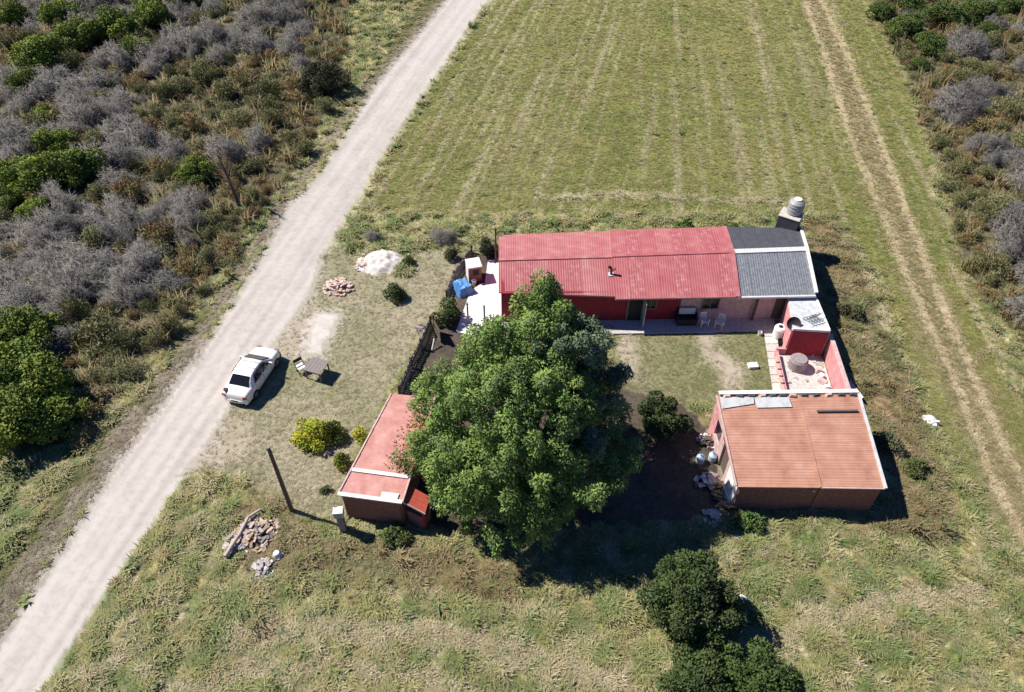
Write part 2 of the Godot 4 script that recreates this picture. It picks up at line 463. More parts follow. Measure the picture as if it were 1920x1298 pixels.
func make_zones() -> void:
	n_warp.seed = 5; n_warp.frequency = 0.7; n_warp.fractal_octaves = 3
	n_big.seed = 6; n_big.frequency = 0.07; n_big.fractal_octaves = 3
	n_mid.seed = 7; n_mid.frequency = 0.33; n_mid.fractal_octaves = 3
	n_fine.seed = 8; n_fine.frequency = 1.35; n_fine.fractal_octaves = 3
	for q in [n_warp, n_big, n_mid, n_fine]:
		q.noise_type = FastNoiseLite.TYPE_SIMPLEX_SMOOTH
	road_dir = (P2(840, 80) - P2(60, 1200)).normalized()
	track_dir = (P2(1524, 0) - P2(1790, 660)).normalized()
	zmap.resize(NX * NZ)
	zmap.fill(ROUGH)
	paint([[925, 0], [990, -110], [1620, -130], [1640, 0], [1700, 150], [1740, 300], [1775, 420], [1840, 560], [1930, 760], [2120, 1150], [1990, 1150], [1850, 960], [1760, 820], [1700, 660], [1650, 520], [1570, 405], [1500, 400], [1300, 405], [1000, 398], [860, 405], [760, 400], [720, 390], [690, 370], [735, 285], [800, 180]], FIELD)
	paint([[815, 0], [860, -110], [700, -120], [660, 0], [632, 190], [548, 320], [470, 430], [392, 545], [318, 630], [240, 725], [150, 830], [0, 850], [-500, 950], [-700, 400], [-700, -90], [0, -130], [730, -130]], THICKET)
	paint([[1640, -10], [1655, 60], [1700, 140], [1735, 250], [1775, 350], [1795, 480], [1850, 570], [1930, 650], [2500, 900], [2500, -110], [1610, -130]], THICKET)
	paint([[840, 0], [920, -110], [880, -110], [790, 0], [705, 130], [655, 220], [560, 330], [490, 430], [420, 530], [350, 620], [280, 720], [200, 810], [130, 890], [60, 985], [0, 1070], [-200, 1330], [-40, 1330], [0, 1195], [200, 895], [370, 665], [540, 385], [700, 165]], VERGE)
	paint([[836, 0], [915, -110], [903, -110], [822, 0], [680, 165], [515, 385], [430, 520], [335, 660], [240, 770], [165, 870], [110, 960], [0, 1090], [-180, 1350], [0, 1350], [0, 1195], [200, 895], [370, 665], [540, 385], [700, 165]], SHOULDER)
	paint([[836, 0], [915, -115], [985, -115], [918, 0], [800, 172], [735, 272], [690, 350], [640, 430], [608, 480], [590, 545], [552, 600], [505, 660], [440, 752], [395, 830], [335, 920], [290, 990], [180, 1150], [85, 1298], [40, 1360], [-140, 1650], [-420, 1650], [-40, 1255], [0, 1195], [105, 1040], [200, 895], [280, 785], [370, 665], [440, 560], [540, 385], [600, 320], [700, 165]], ROAD)
	paint([[628, 460], [600, 500], [590, 548], [552, 600], [505, 660], [440, 752], [390, 838], [345, 890], [400, 890], [470, 908], [545, 952], [640, 995], [668, 860], [735, 735], [760, 700], [792, 630], [840, 560], [855, 510], [880, 472], [780, 470], [760, 520], [660, 470]], YARD)
	paint([[425, 785], [470, 775], [470, 850], [380, 880], [345, 888], [395, 832]], DIRT)
	paint([[500, 670], [560, 595], [600, 590], [575, 660], [545, 680]], DIRT)
	paint([[588, 586], [644, 586], [634, 606], [620, 634], [606, 672], [560, 672], [570, 640], [582, 612]], WORN)
	paint([[790, 640], [850, 560], [940, 600], [1190, 690], [1330, 790], [1375, 960], [1345, 985], [1200, 990], [860, 1010], [790, 990], [770, 900], [740, 760]], SHADE_SOIL)
	paint([[860, 490], [940, 440], [940, 620], [1160, 640], [900, 660], [830, 600]], SHADE_SOIL)
	paint([[1160, 622], [1455, 612], [1472, 745], [1335, 765], [1190, 735], [1150, 690]], LAWN)
	paint([[1308, 615], [1350, 615], [1336, 652], [1372, 672], [1398, 690], [1402, 738], [1352, 738], [1342, 695], [1315, 668]], DIRT)
	paint([[1150, 628], [1195, 626], [1200, 700], [1165, 720]], DIRT)
	paint([[1498, 405], [1580, 425], [1640, 550], [1700, 690], [1755, 860], [1800, 960], [1760, 1010], [1560, 1000], [1665, 960], [1660, 900], [1610, 740], [1570, 640], [1540, 540]], WEEDS)
	paint([[560, 1010], [660, 1010], [860, 1030], [1000, 1080], [940, 1130], [700, 1090], [560, 1080]], WEEDS)
	paint([[470, 920], [545, 955], [600, 1000], [560, 1090], [450, 1080], [430, 980]], WEEDS)
	stripe([[1492, -60], [1524, 0], [1565, 100], [1601, 200], [1637, 300], [1678, 402], [1715, 500], [1757, 600], [1805, 700], [1844, 800], [1889, 900], [1945, 1000], [2040, 1160]], 2.3, LANE)
	stripe([[1480, -60], [1509, 0], [1544, 100], [1577, 200], [1610, 300], [1655, 405], [1692, 500], [1738, 600], [1786, 700], [1823, 800], [1862, 900], [1894, 960], [1960, 1090], [2060, 1250]], 0.5, TRACK)
	stripe([[1505, -60], [1539, 0], [1587, 100], [1626, 200], [1665, 300], [1702, 400], [1738, 500], [1777, 600], [1825, 700], [1865, 800], [1916, 900], [1990, 1030], [2090, 1190]], 0.5, TRACK)
	stripe([[1600, 480], [1640, 545], [1680, 640], [1715, 700]], 0.3, STRAW)
	stripe([[1790, 500], [1835, 590], [1900, 720], [1960, 820]], 0.28, STRAW)
	stripe([[1840, 1000], [1880, 1060], [1940, 1120]], 0.3, STRAW)
	stripe([[420, 1200], [600, 1175], [760, 1185], [900, 1215], [1050, 1250], [1200, 1310]], 1.15, STRAW)
	stripe([[1300, 1260], [1430, 1205], [1560, 1160], [1680, 1125], [1850, 1120]], 0.95, STRAW)
	stripe([[300, 1310], [480, 1262], [640, 1255], [800, 1275], [930, 1320]], 0.7, STRAW)
	stripe([[1180, 1240], [1130, 1205], [1060, 1210]], 0.4, STRAW)
	stripe([[150, 1330], [250, 1180], [330, 1060], [400, 1000]], 0.4, STRAW)
	stripe([[1000, 372], [1150, 366], [1300, 372], [1500, 380]], 0.45, STRAW)
	paint([[455, 975], [500, 958], [525, 985], [515, 1030], [470, 1035], [440, 1050], [428, 1030]], SHOULDER)
	paint([[480, 1050], [505, 1048], [515, 1085], [485, 1092]], SHOULDER)
	# floors of the buildings, the patio and the slabs: kept bare and a little lower
	paint([[936, 600], [936, 492], [1139, 486], [1483, 480], [1512, 606], [1540, 670], [1575, 800], [1634, 957], [1366, 955], [1326, 806], [1465, 735], [1452, 612], [1180, 626], [1150, 612]], HARD)
	paint([[1188, 618], [1466, 611], [1400, 560], [1200, 560]], HARD)
	paint([[744, 790], [648, 973], [760, 987], [803, 994], [805, 969], [762, 950], [818, 795]], HARD)

func build_ground() -> void:
	var rows := []
	var z := -9.0
	while z > -112.0:
		rows.append(z)
		z -= 0.075 + 0.0022 * absf(z)
	var nr := rows.size()
	var nc := 640
	var pos := PackedVector3Array()
	var col := PackedColorArray()
	var zn := PackedByteArray()
	pos.resize(nr * nc)
	col.resize(nr * nc)
	zn.resize(nr * nc)
	for r in nr:
		var zz: float = rows[r]
		var w := 19.0 + absf(zz) * 0.62
		for i in nc:
			var x := lerpf(-w, w, i / float(nc - 1))
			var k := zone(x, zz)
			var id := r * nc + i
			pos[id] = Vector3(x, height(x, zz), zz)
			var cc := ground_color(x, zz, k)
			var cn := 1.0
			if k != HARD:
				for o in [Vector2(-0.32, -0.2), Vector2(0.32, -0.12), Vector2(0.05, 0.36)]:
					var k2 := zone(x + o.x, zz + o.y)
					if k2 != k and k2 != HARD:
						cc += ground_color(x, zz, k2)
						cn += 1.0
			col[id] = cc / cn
			zn[id] = k
	var nor := PackedVector3Array()
	nor.resize(nr * nc)
	for r in nr:
		for i in nc:
			var a := pos[r * nc + maxi(i - 1, 0)]
			var b := pos[r * nc + mini(i + 1, nc - 1)]
			var c := pos[maxi(r - 1, 0) * nc + i]
			var d := pos[mini(r + 1, nr - 1) * nc + i]
			nor[r * nc + i] = (c - d).cross(b - a).normalized()
	var names := {ROUGH: "rough_grassland", ROAD: "dirt_road", FIELD: "mown_field", YARD: "front_yard_ground", LAWN: "lawn", VERGE: "grass_verge", THICKET: "thicket_ground", TRACK: "wheel_track", DIRT: "bare_earth", SHOULDER: "road_shoulder", WEEDS: "weedy_ground", SHADE_SOIL: "shade_darkened_soil", STRAW: "straw_ground", HARD: "bare_ground", WORN: "worn_concrete_path", LANE: "field_lane"}
	var idx := {}
	for k in names: idx[k] = PackedInt32Array()
	for k in names:
		var out := PackedInt32Array()
		for r in nr - 1:
			for i in nc - 1:
				var a := r * nc + i
				if zn[a] == k:
					out.append(a); out.append(a + nc); out.append(a + 1)
					out.append(a + 1); out.append(a + nc); out.append(a + nc + 1)
		if out.size() == 0: continue
		var remap := PackedInt32Array()
		remap.resize(nr * nc)
		remap.fill(-1)
		var v := PackedVector3Array()
		var n := PackedVector3Array()
		var c := PackedColorArray()
		for q in out.size():
			var o := out[q]
			if remap[o] < 0:
				remap[o] = v.size()
				v.append(pos[o]); n.append(nor[o]); c.append(col[o])
			out[q] = remap[o]
		var arr := []
		arr.resize(Mesh.ARRAY_MAX)
		arr[Mesh.ARRAY_VERTEX] = v
		arr[Mesh.ARRAY_NORMAL] = n
		arr[Mesh.ARRAY_COLOR] = c
		arr[Mesh.ARRAY_INDEX] = out
		var m := ArrayMesh.new()
		m.add_surface_from_arrays(Mesh.PRIMITIVE_TRIANGLES, arr)
		structure(names[k], m, M.road if k in [ROAD, DIRT, TRACK, LANE, YARD, LAWN, WORN] else M.ground)
	# the land beyond, out to the horizon
	var mb := MB.new()
	mb.col = Color(0.2, 0.19, 0.09)
	mb.quad(Vector3(-1500, -0.6, -1500), Vector3(1500, -0.6, -1500), Vector3(1500, -0.6, 1500), Vector3(-1500, -0.6, 1500))
	structure("far_ground", mb.mesh(), M.ground)

# ---------------------------------------------------------------- grass
func tuft_mesh(blades: int, h: float, spread: float, wide: float, sd: int) -> ArrayMesh:
	var r := RandomNumberGenerator.new()
	r.seed = sd
	var mb := MB.new()
	for i in blades:
		var t := r.randf() * TAU
		var out := Vector3(cos(t), 0, sin(t))
		var side := Vector3(-sin(t), 0, cos(t)) * wide * r.randf_range(0.7, 1.2)
		var hh := h * r.randf_range(0.6, 1.1)
		var sp := spread * r.randf_range(0.25, 1.0)
		var base := out * spread * 0.3 * r.randf() + Vector3(r.randf_range(-0.5, 0.5), 0, r.randf_range(-0.5, 0.5)) * spread * 0.6
		var mid := base + out * sp * 0.4 + Vector3.UP * hh * 0.65
		var tip := base + out * sp + Vector3.UP * hh * r.randf_range(0.7, 1.0)
		var br := r.randf_range(0.75, 1.25)
		mb.col = Color(br, br * r.randf_range(0.95, 1.05), br * r.randf_range(0.85, 1.05))
		var nn := (Vector3.UP - out * 0.35).normalized()
		var k := mb.v.size()
		for q in [base - side, base + side, mid + side * 0.8, mid - side * 0.8, tip]:
			mb.v.append(q)
			mb.n.append(nn)
			mb.c.append(mb.col)
		for q in [0, 2, 1, 0, 3, 2, 3, 4, 2]:
			mb.ix.append(k + q)
	return mb.mesh()

func scatter(called: String, label: String, m: Mesh, n: int, zones: Dictionary, cols: Array, sc0: float, sc1: float, own: float, sd: int) -> void:
	# zones: zone -> share kept; own: how far the colour follows the ground's
	var r := RandomNumberGenerator.new()
	r.seed = sd
	var buf := PackedFloat32Array()
	buf.resize(n * 16)
	var k := 0
	var tries := 0
	while k < n and tries < n * 8:
		tries += 1
		# spread evenly over the picture: a picture row, then the place on the ground
		var py := r.randf_range(-60.0, 1330.0)
		var pxx := r.randf_range(-160.0, 2080.0)
		var g := P(pxx, py)
		var zk := zone(g.x, g.z)
		if not zones.has(zk): continue
		var keep: float = zones[zk]
		if zk == FIELD or zk == ROUGH: keep *= 0.75 + 0.6 * n_mid.get_noise_2d(g.x + 11.0, g.z - 40.0)
		if r.randf() > keep: continue
		var s := r.randf_range(sc0, sc1) * (1.0 + 0.012 * maxf(0.0, -g.z - 30.0))
		if zk == FIELD or zk == YARD or zk == LAWN or zk == VERGE: s *= 0.8
		if zk == ROUGH or zk == WEEDS or zk == THICKET: s *= clampf(1.0 + 1.5 * n_fine.get_noise_2d(g.x * 0.4 + 5.0, g.z * 0.4 - 8.0), 0.45, 1.45)
		var t := r.randf() * TAU
		var sy := s * r.randf_range(0.55, 1.0)
		var y := height(g.x, g.z) - 0.015
		var pick := 0.5 + n_fine.get_noise_2d(g.x * 0.35 + sd, g.z * 0.35) * 0.8 + r.randfn() * 0.14
		var c: Color = cols[clampi(int(pick * cols.size()), 0, cols.size() - 1)]
		c = c.lerp(ground_color(g.x, g.z, zk), own) * r.randf_range(0.8, 1.2)
		var o := k * 16
		buf[o] = cos(t) * s; buf[o + 1] = 0.0; buf[o + 2] = sin(t) * s; buf[o + 3] = g.x
		buf[o + 4] = 0.0; buf[o + 5] = sy; buf[o + 6] = 0.0; buf[o + 7] = y
		buf[o + 8] = -sin(t) * s; buf[o + 9] = 0.0; buf[o + 10] = cos(t) * s; buf[o + 11] = g.z
		buf[o + 12] = c.r; buf[o + 13] = c.g; buf[o + 14] = c.b; buf[o + 15] = 1.0
		k += 1
	var mm := MultiMesh.new()
	mm.transform_format = MultiMesh.TRANSFORM_3D
	mm.use_colors = true
	mm.mesh = m
	mm.instance_count = k
	mm.buffer = buf.slice(0, k * 16)
	var o2 := MultiMeshInstance3D.new()
	o2.name = numbered(called)
	o2.multimesh = mm
	o2.material_override = M.grass
	add_child(o2)
	tag(o2, label, "grass")
	o2.set_meta("kind", "stuff")

func build_grass() -> void:
	var green := Color(0.12, 0.165, 0.05)
	var olive := Color(0.2, 0.2, 0.08)
	var straw := Color(0.4, 0.35, 0.21)
	var brown := Color(0.2, 0.14, 0.075)
	var short := tuft_mesh(9, 0.1, 0.13, 0.012, 1)
	scatter("short_grass", "short mown grass covering field, yard and road verge", short, 110000, {FIELD: 1.0, LANE: 0.6, YARD: 0.3, LAWN: 0.5, VERGE: 1.0, TRACK: 0.1, SHOULDER: 0.2, DIRT: 0.08}, [green, olive, olive, straw], 0.8, 1.5, 0.78, 51)
	var tall := tuft_mesh(13, 0.24, 0.26, 0.016, 2)
	scatter("rough_grass", "tall rough grass in uncut clumps below the buildings", tall, 80000, {ROUGH: 1.0, WEEDS: 0.8, STRAW: 0.1, THICKET: 0.35, VERGE: 0.06, FIELD: 0.02}, [brown * 1.3, straw * 1.2, olive * 1.3, green * 1.3, green * 1.2, Color(0.1, 0.18, 0.055), olive * 1.3, Color(0.33, 0.33, 0.12), straw * 1.2], 0.55, 1.3, 0.66, 52)
	var dry := tuft_mesh(10, 0.16, 0.34, 0.014, 3)
	scatter("dry_straw", "pale dry straw lying loose over the rough ground", dry, 26000, {ROUGH: 0.5, STRAW: 1.0, FIELD: 0.25, WEEDS: 0.4, TRACK: 0.3, THICKET: 0.2}, [straw, straw, Color(0.46, 0.41, 0.28), Color(0.3, 0.25, 0.14)], 0.7, 1.4, 0.25, 53)
	var weed := tuft_mesh(14, 0.16, 0.26, 0.034, 6)
	scatter("broadleaf_weeds", "dark green broad-leaved weeds scattered through the rough grass", weed, 9000, {ROUGH: 1.0, WEEDS: 0.5, STRAW: 0.2, VERGE: 0.1, FIELD: 0.05}, [Color(0.09, 0.16, 0.045), Color(0.12, 0.2, 0.05), Color(0.1, 0.15, 0.06), Color(0.17, 0.23, 0.06), Color(0.22, 0.15, 0.08)], 0.5, 1.4, 0.15, 55)
	var reed := tuft_mesh(16, 0.7, 0.42, 0.02, 4)
	scatter("tall_weeds", "tall olive and brown weeds growing between thicket shrubs", reed, 4200, {THICKET: 1.0, WEEDS: 0.12, ROUGH: 0.015}, [Color(0.2, 0.18, 0.085), Color(0.15, 0.165, 0.065), Color(0.28, 0.22, 0.115), Color(0.22, 0.15, 0.07), Color(0.15, 0.18, 0.065)], 0.6, 1.4, 0.2, 54)

# ---------------------------------------------------------------- plants
func foliage(lobes: Array, n: int, size: float, wide: float, cols: Array, droop: float, sd: int, shell := 0.35, roundness := 0.5) -> ArrayMesh:
	var r := RandomNumberGenerator.new()
	r.seed = sd
	var mb := MB.new()
	var cum := PackedFloat32Array()
	var tot := 0.0
	var lc := []
	for l in lobes:
		tot += l[1] * l[1]
		cum.append(tot)
		var c0: Color = cols[r.randi() % cols.size()]
		lc.append(c0 * r.randf_range(0.85, 1.15))
	for i in n:
		var li := cum.bsearch(r.randf() * tot)
		li = mini(li, lobes.size() - 1)
		var c: Vector3 = lobes[li][0]
		var rad: float = lobes[li][1]
		var d := Vector3(r.randfn(), r.randfn() + 0.35, r.randfn()).normalized()
		var p := c + d * rad * (1.0 - shell * r.randf() * r.randf() * 2.0) * Vector3(1, 0.85, 1)
		var a := (d * 0.7 + Vector3(r.randfn(), r.randfn(), r.randfn()) * 0.45 + Vector3.DOWN * droop).normalized()
		var b := a.cross(Vector3(r.randfn(), r.randfn(), r.randfn())).normalized()
		var nn := b.cross(a).normalized()
		if nn.dot(d + Vector3.UP * 0.4) < 0.0: nn = -nn
		nn = (nn + d * roundness).normalized()
		var s := size * r.randf_range(0.7, 1.3)
		var cc: Color = lc[li]
		mb.leaf(p, a * s, b * s * wide, nn, Color(cc.r * r.randf_range(0.82, 1.22), cc.g * r.randf_range(0.9, 1.1), cc.b * r.randf_range(0.8, 1.2), 1.0))
	return mb.mesh()

func dome_lobes(n: int, rx: float, ry: float, lr: float, sd: int, low := 0.1) -> Array:
	var r := RandomNumberGenerator.new()
	r.seed = sd
	var out := []
	for i in n:
		var d := Vector3(r.randfn(), absf(r.randfn()) * 0.9 + low, r.randfn()).normalized()
		var k := r.randf_range(0.55, 1.0) if i % 4 else r.randf_range(0.1, 0.5)
		out.append([Vector3(d.x * rx * k, ry * 0.25 + d.y * ry * k * 0.62, d.z * rx * k), lr * r.randf_range(0.65, 1.2)])
	return out

func stems_mesh(n: int, rx: float, h: float, rad: float, sd: int) -> ArrayMesh:
	var r := RandomNumberGenerator.new()
	r.seed = sd
	var mb := MB.new()
	for i in n:
		var t := r.randf() * TAU
		var k := r.randf_range(0.2, 0.7)
		var b := Vector3(cos(t), 0, sin(t)) * rx * 0.08
		var m := Vector3(cos(t) * rx * k * 0.45, h * 0.4, sin(t) * rx * k * 0.45)
		mb.tube(b + Vector3.DOWN * 0.15, m, rad, rad * 0.7, 5, false)
		mb.tube(m, Vector3(cos(t) * rx * k, h * 0.8, sin(t) * rx * k), rad * 0.7, rad * 0.25, 5, false)
	return mb.mesh()

func twig_mesh(n: int, rx: float, h: float, cols: Array, sd: int) -> ArrayMesh:
	# a bare, densely forked thorn bush: short crooked twigs that fill a dome
	var r := RandomNumberGenerator.new()
	r.seed = sd
	var mb := MB.new()
	for i in n:
		var t := r.randf() * TAU
		var u := sqrt(r.randf())
		var c: Color = cols[r.randi() % cols.size()]
		c = c * r.randf_range(0.7, 1.3)
		c.a = 1.0
		var bump := 0.78 + 0.28 * sin(t * 2.0 + sd) + 0.2 * sin(t * 5.0 + u * 6.0) + 0.12 * sin(t * 9.0 - u * 9.0)
		var top := Vector3(cos(t) * rx * u * bump, h * sqrt(maxf(0.05, 1.0 - u * u * 0.85)) * r.randf_range(0.55, 1.05) * bump, sin(t) * rx * u * bump)
		var d := (Vector3(top.x, h * 0.55, top.z) + Vector3(r.randfn(), r.randfn(), r.randfn()) * 0.5 * rx).normalized()
		var ln := r.randf_range(0.2, 0.55) * (1.0 + (1.2 * r.randf() if r.randf() < 0.12 else 0.0))
		if r.randf() < 0.12: top += d * r.randf_range(0.1, 0.45)
		var side := d.cross(Vector3(r.randfn(), r.randfn(), r.randfn())).normalized()
		var nn := (top.normalized() + Vector3.UP).normalized()
		mb.leaf(top - d * ln, d * ln, side * r.randf_range(0.008, 0.02), nn, c)
		for q in 2:
			var d2 := (d + Vector3(r.randfn(), r.randfn(), r.randfn()) * 0.6).normalized()
			mb.leaf(top - d * ln * r.randf_range(0.2, 0.6), d2 * ln * 0.6, d2.cross(side + Vector3(0.1, 0.3, 0.2)).normalized() * 0.009, nn, c)
	return mb.mesh()

func shrub(called: String, label: String, cat: String, at: Vector3, rx: float, h: float, leaves: int, size: float, wide: float, cols: Array, sd: int, group := "", droop := 0.1) -> Node3D:
	var t := thing(called, label, cat, at, 0.0, group)
	part(t, "foliage", foliage(dome_lobes(maxi(7, int(rx * rx * 9.0)), rx * 0.82, h, minf(0.42, rx * 0.42), sd), leaves, size, wide, cols, droop, sd + 1), M.leaf)
	part(t, "stem", stems_mesh(6, rx, h, 0.03, sd + 2), M.bark)
	return t

func build_big_tree() -> void:
	var base := P(982, 900)
	var t := thing("shade_tree", "huge spreading green tree with drooping clumped foliage between the buildings", "tree", base)
	var r := RandomNumberGenerator.new()
	r.seed = 77
	var lobes := []
	var blue := []
	var heads := []
	# the boughs: each carries a rounded mass of hanging sprays, with clefts between the masses
	var boughs := [[Vector3(0.3, 8.6, -1.4), 2.0, 0], [Vector3(1.9, 7.6, -1.9), 1.7, 1], [Vector3(-1.3, 7.4, -1.6), 1.9, 0], [Vector3(0.9, 8.0, 0.4), 1.8, 0], [Vector3(3.1, 6.0, -1.2), 1.6, 1], [Vector3(-2.9, 5.9, -0.6), 1.9, 0], [Vector3(-1.3, 7.0, 1.0), 1.9, 0],
		[Vector3(2.4, 6.2, 0.7), 1.5, 1], [Vector3(-3.4, 4.2, 0.9), 1.7, 0], [Vector3(-2.3, 5.0, 2.4), 1.8, 0], [Vector3(0.2, 5.9, 2.6), 1.7, 0], [Vector3(2.5, 4.2, 2.9), 1.6, 0], [Vector3(3.6, 4.0, 0.8), 1.4, 0], [Vector3(-0.9, 3.6, 3.6), 1.7, 0], [Vector3(0.9, 3.0, 3.4), 1.4, 0],
		[Vector3(-2.6, 3.0, 2.9), 1.4, 0], [Vector3(3.0, 4.0, -2.4), 1.6, 0], [Vector3(0.4, 5.2, -3.3), 1.9, 0], [Vector3(-2.4, 4.6, -2.6), 1.8, 0], [Vector3(-4.0, 3.0, 0.0), 1.3, 0], [Vector3(1.9, 2.6, 1.8), 1.3, 0], [Vector3(0.8, 9.5, -2.2), 1.5, 0], [Vector3(1.9, 8.9, -0.9), 1.3, 1]]
	for bo in boughs:
		var bc: Vector3 = bo[0]
		var br: float = bo[1]
		var k := 0
		var tries := 0
		while k < int(br * 6.0) and tries < 400:
			tries += 1
			var d := Vector3(r.randfn(), r.randfn() * 0.8 + 0.25, r.randfn()).normalized()
			var e := bc + d * br * r.randf_range(0.7, 1.05)
			var ok := true
			for q in heads:
				if e.distance_to(q[0]) < 0.72: ok = false
			if not ok: continue
			k += 1
			heads.append([e, bo[2], bc])
		lobes.append([bc, br * 0.62])
	for hd in heads:
		var e: Vector3 = hd[0]
		var big := r.randf_range(0.42, 0.75)
		var isblue: bool = hd[1] == 1 and r.randf() < 0.8
		var away: Vector3 = (e - hd[2]).normalized()
		for q in 4:
			# a spray: the clump and what hangs from it, getting thinner downwards
			var o := Vector3(r.randfn(), r.randfn() * 0.6, r.randfn()) * big * 0.5
			var l := [e + o, big * r.randf_range(0.4, 0.75)]
			if isblue: blue.append(l)
			else: lobes.append(l)
		var hang := [e + Vector3(away.x, 0, away.z) * 0.28 + Vector3.DOWN * r.randf_range(0.35, 0.6), big * 0.5]
		if isblue: blue.append(hang)
		else: lobes.append(hang)
		if r.randf() < 0.5: lobes.append([e + Vector3(away.x, 0, away.z) * 0.4 + Vector3.DOWN * r.randf_range(0.7, 1.0), big * 0.35])
	part(t, "foliage", foliage(lobes, 190000, 0.145, 0.22, [Color(0.14, 0.235, 0.055), Color(0.18, 0.285, 0.068), Color(0.115, 0.2, 0.05), Color(0.21, 0.305, 0.075), Color(0.145, 0.225, 0.075)], 0.6, 78, 0.3, 1.1), M.leaf)
	part(t, "grey_green_foliage", foliage(blue, 40000, 0.145, 0.22, [Color(0.13, 0.19, 0.105), Color(0.16, 0.225, 0.14), Color(0.11, 0.165, 0.09)], 0.5, 79, 0.3, 1.1), M.leaf)
	var mb := MB.new()
	mb.tube(Vector3(0, -0.3, 0), Vector3(0.1, 2.4, 0.05), 0.5, 0.36, 12)
	part(t, "trunk", mb.mesh(), M.bark)
	mb = MB.new()
	for bo in boughs:
		var e: Vector3 = bo[0]
		var k: Vector3 = Vector3(0.1, 2.3, 0.05).lerp(e, 0.5) + Vector3(0, 0.5, 0)
		mb.tube(Vector3(0.1, 2.2, 0.05), k, 0.17, 0.1, 6, false)
		mb.tube(k, e, 0.1, 0.03, 6, false)
	part(t, "limbs", mb.mesh(), M.bark)

func round_tree(label: String, at: Vector3, rx: float, h: float, cols: Array, sd: int, group := "") -> Node3D:
	var t := thing("round_tree", label, "tree", at, 0.0, group)
	var lobes := []
	var r := RandomNumberGenerator.new()
	r.seed = sd
	for i in int(rx * rx * 16.0):
		var d := Vector3(r.randfn(), r.randfn() * 0.9 + 0.3, r.randfn()).normalized()
		var k := r.randf_range(0.75, 1.0) if i % 5 else r.randf_range(0.2, 0.7)
		lobes.append([Vector3(d.x * rx * 0.85 * k, h * 0.55 + d.y * h * 0.4 * k, d.z * rx * 0.85 * k), r.randf_range(0.28, 0.5)])
	part(t, "crown", foliage(lobes, int(rx * rx * 5200.0), 0.13, 0.32, cols, 0.05, sd + 1), M.leaf)
	var mb := MB.new()
	mb.tube(Vector3(0, -0.2, 0), Vector3(0.05, h * 0.5, 0), 0.16, 0.09, 8)
	for i in 7:
		var a := TAU * i / 7.0
		mb.tube(Vector3(0.03, h * 0.3, 0), Vector3(cos(a) * rx * 0.5, h * 0.7, sin(a) * rx * 0.5), 0.06, 0.02, 5, false)
	part(t, "trunk", mb.mesh(), M.bark)
	return t

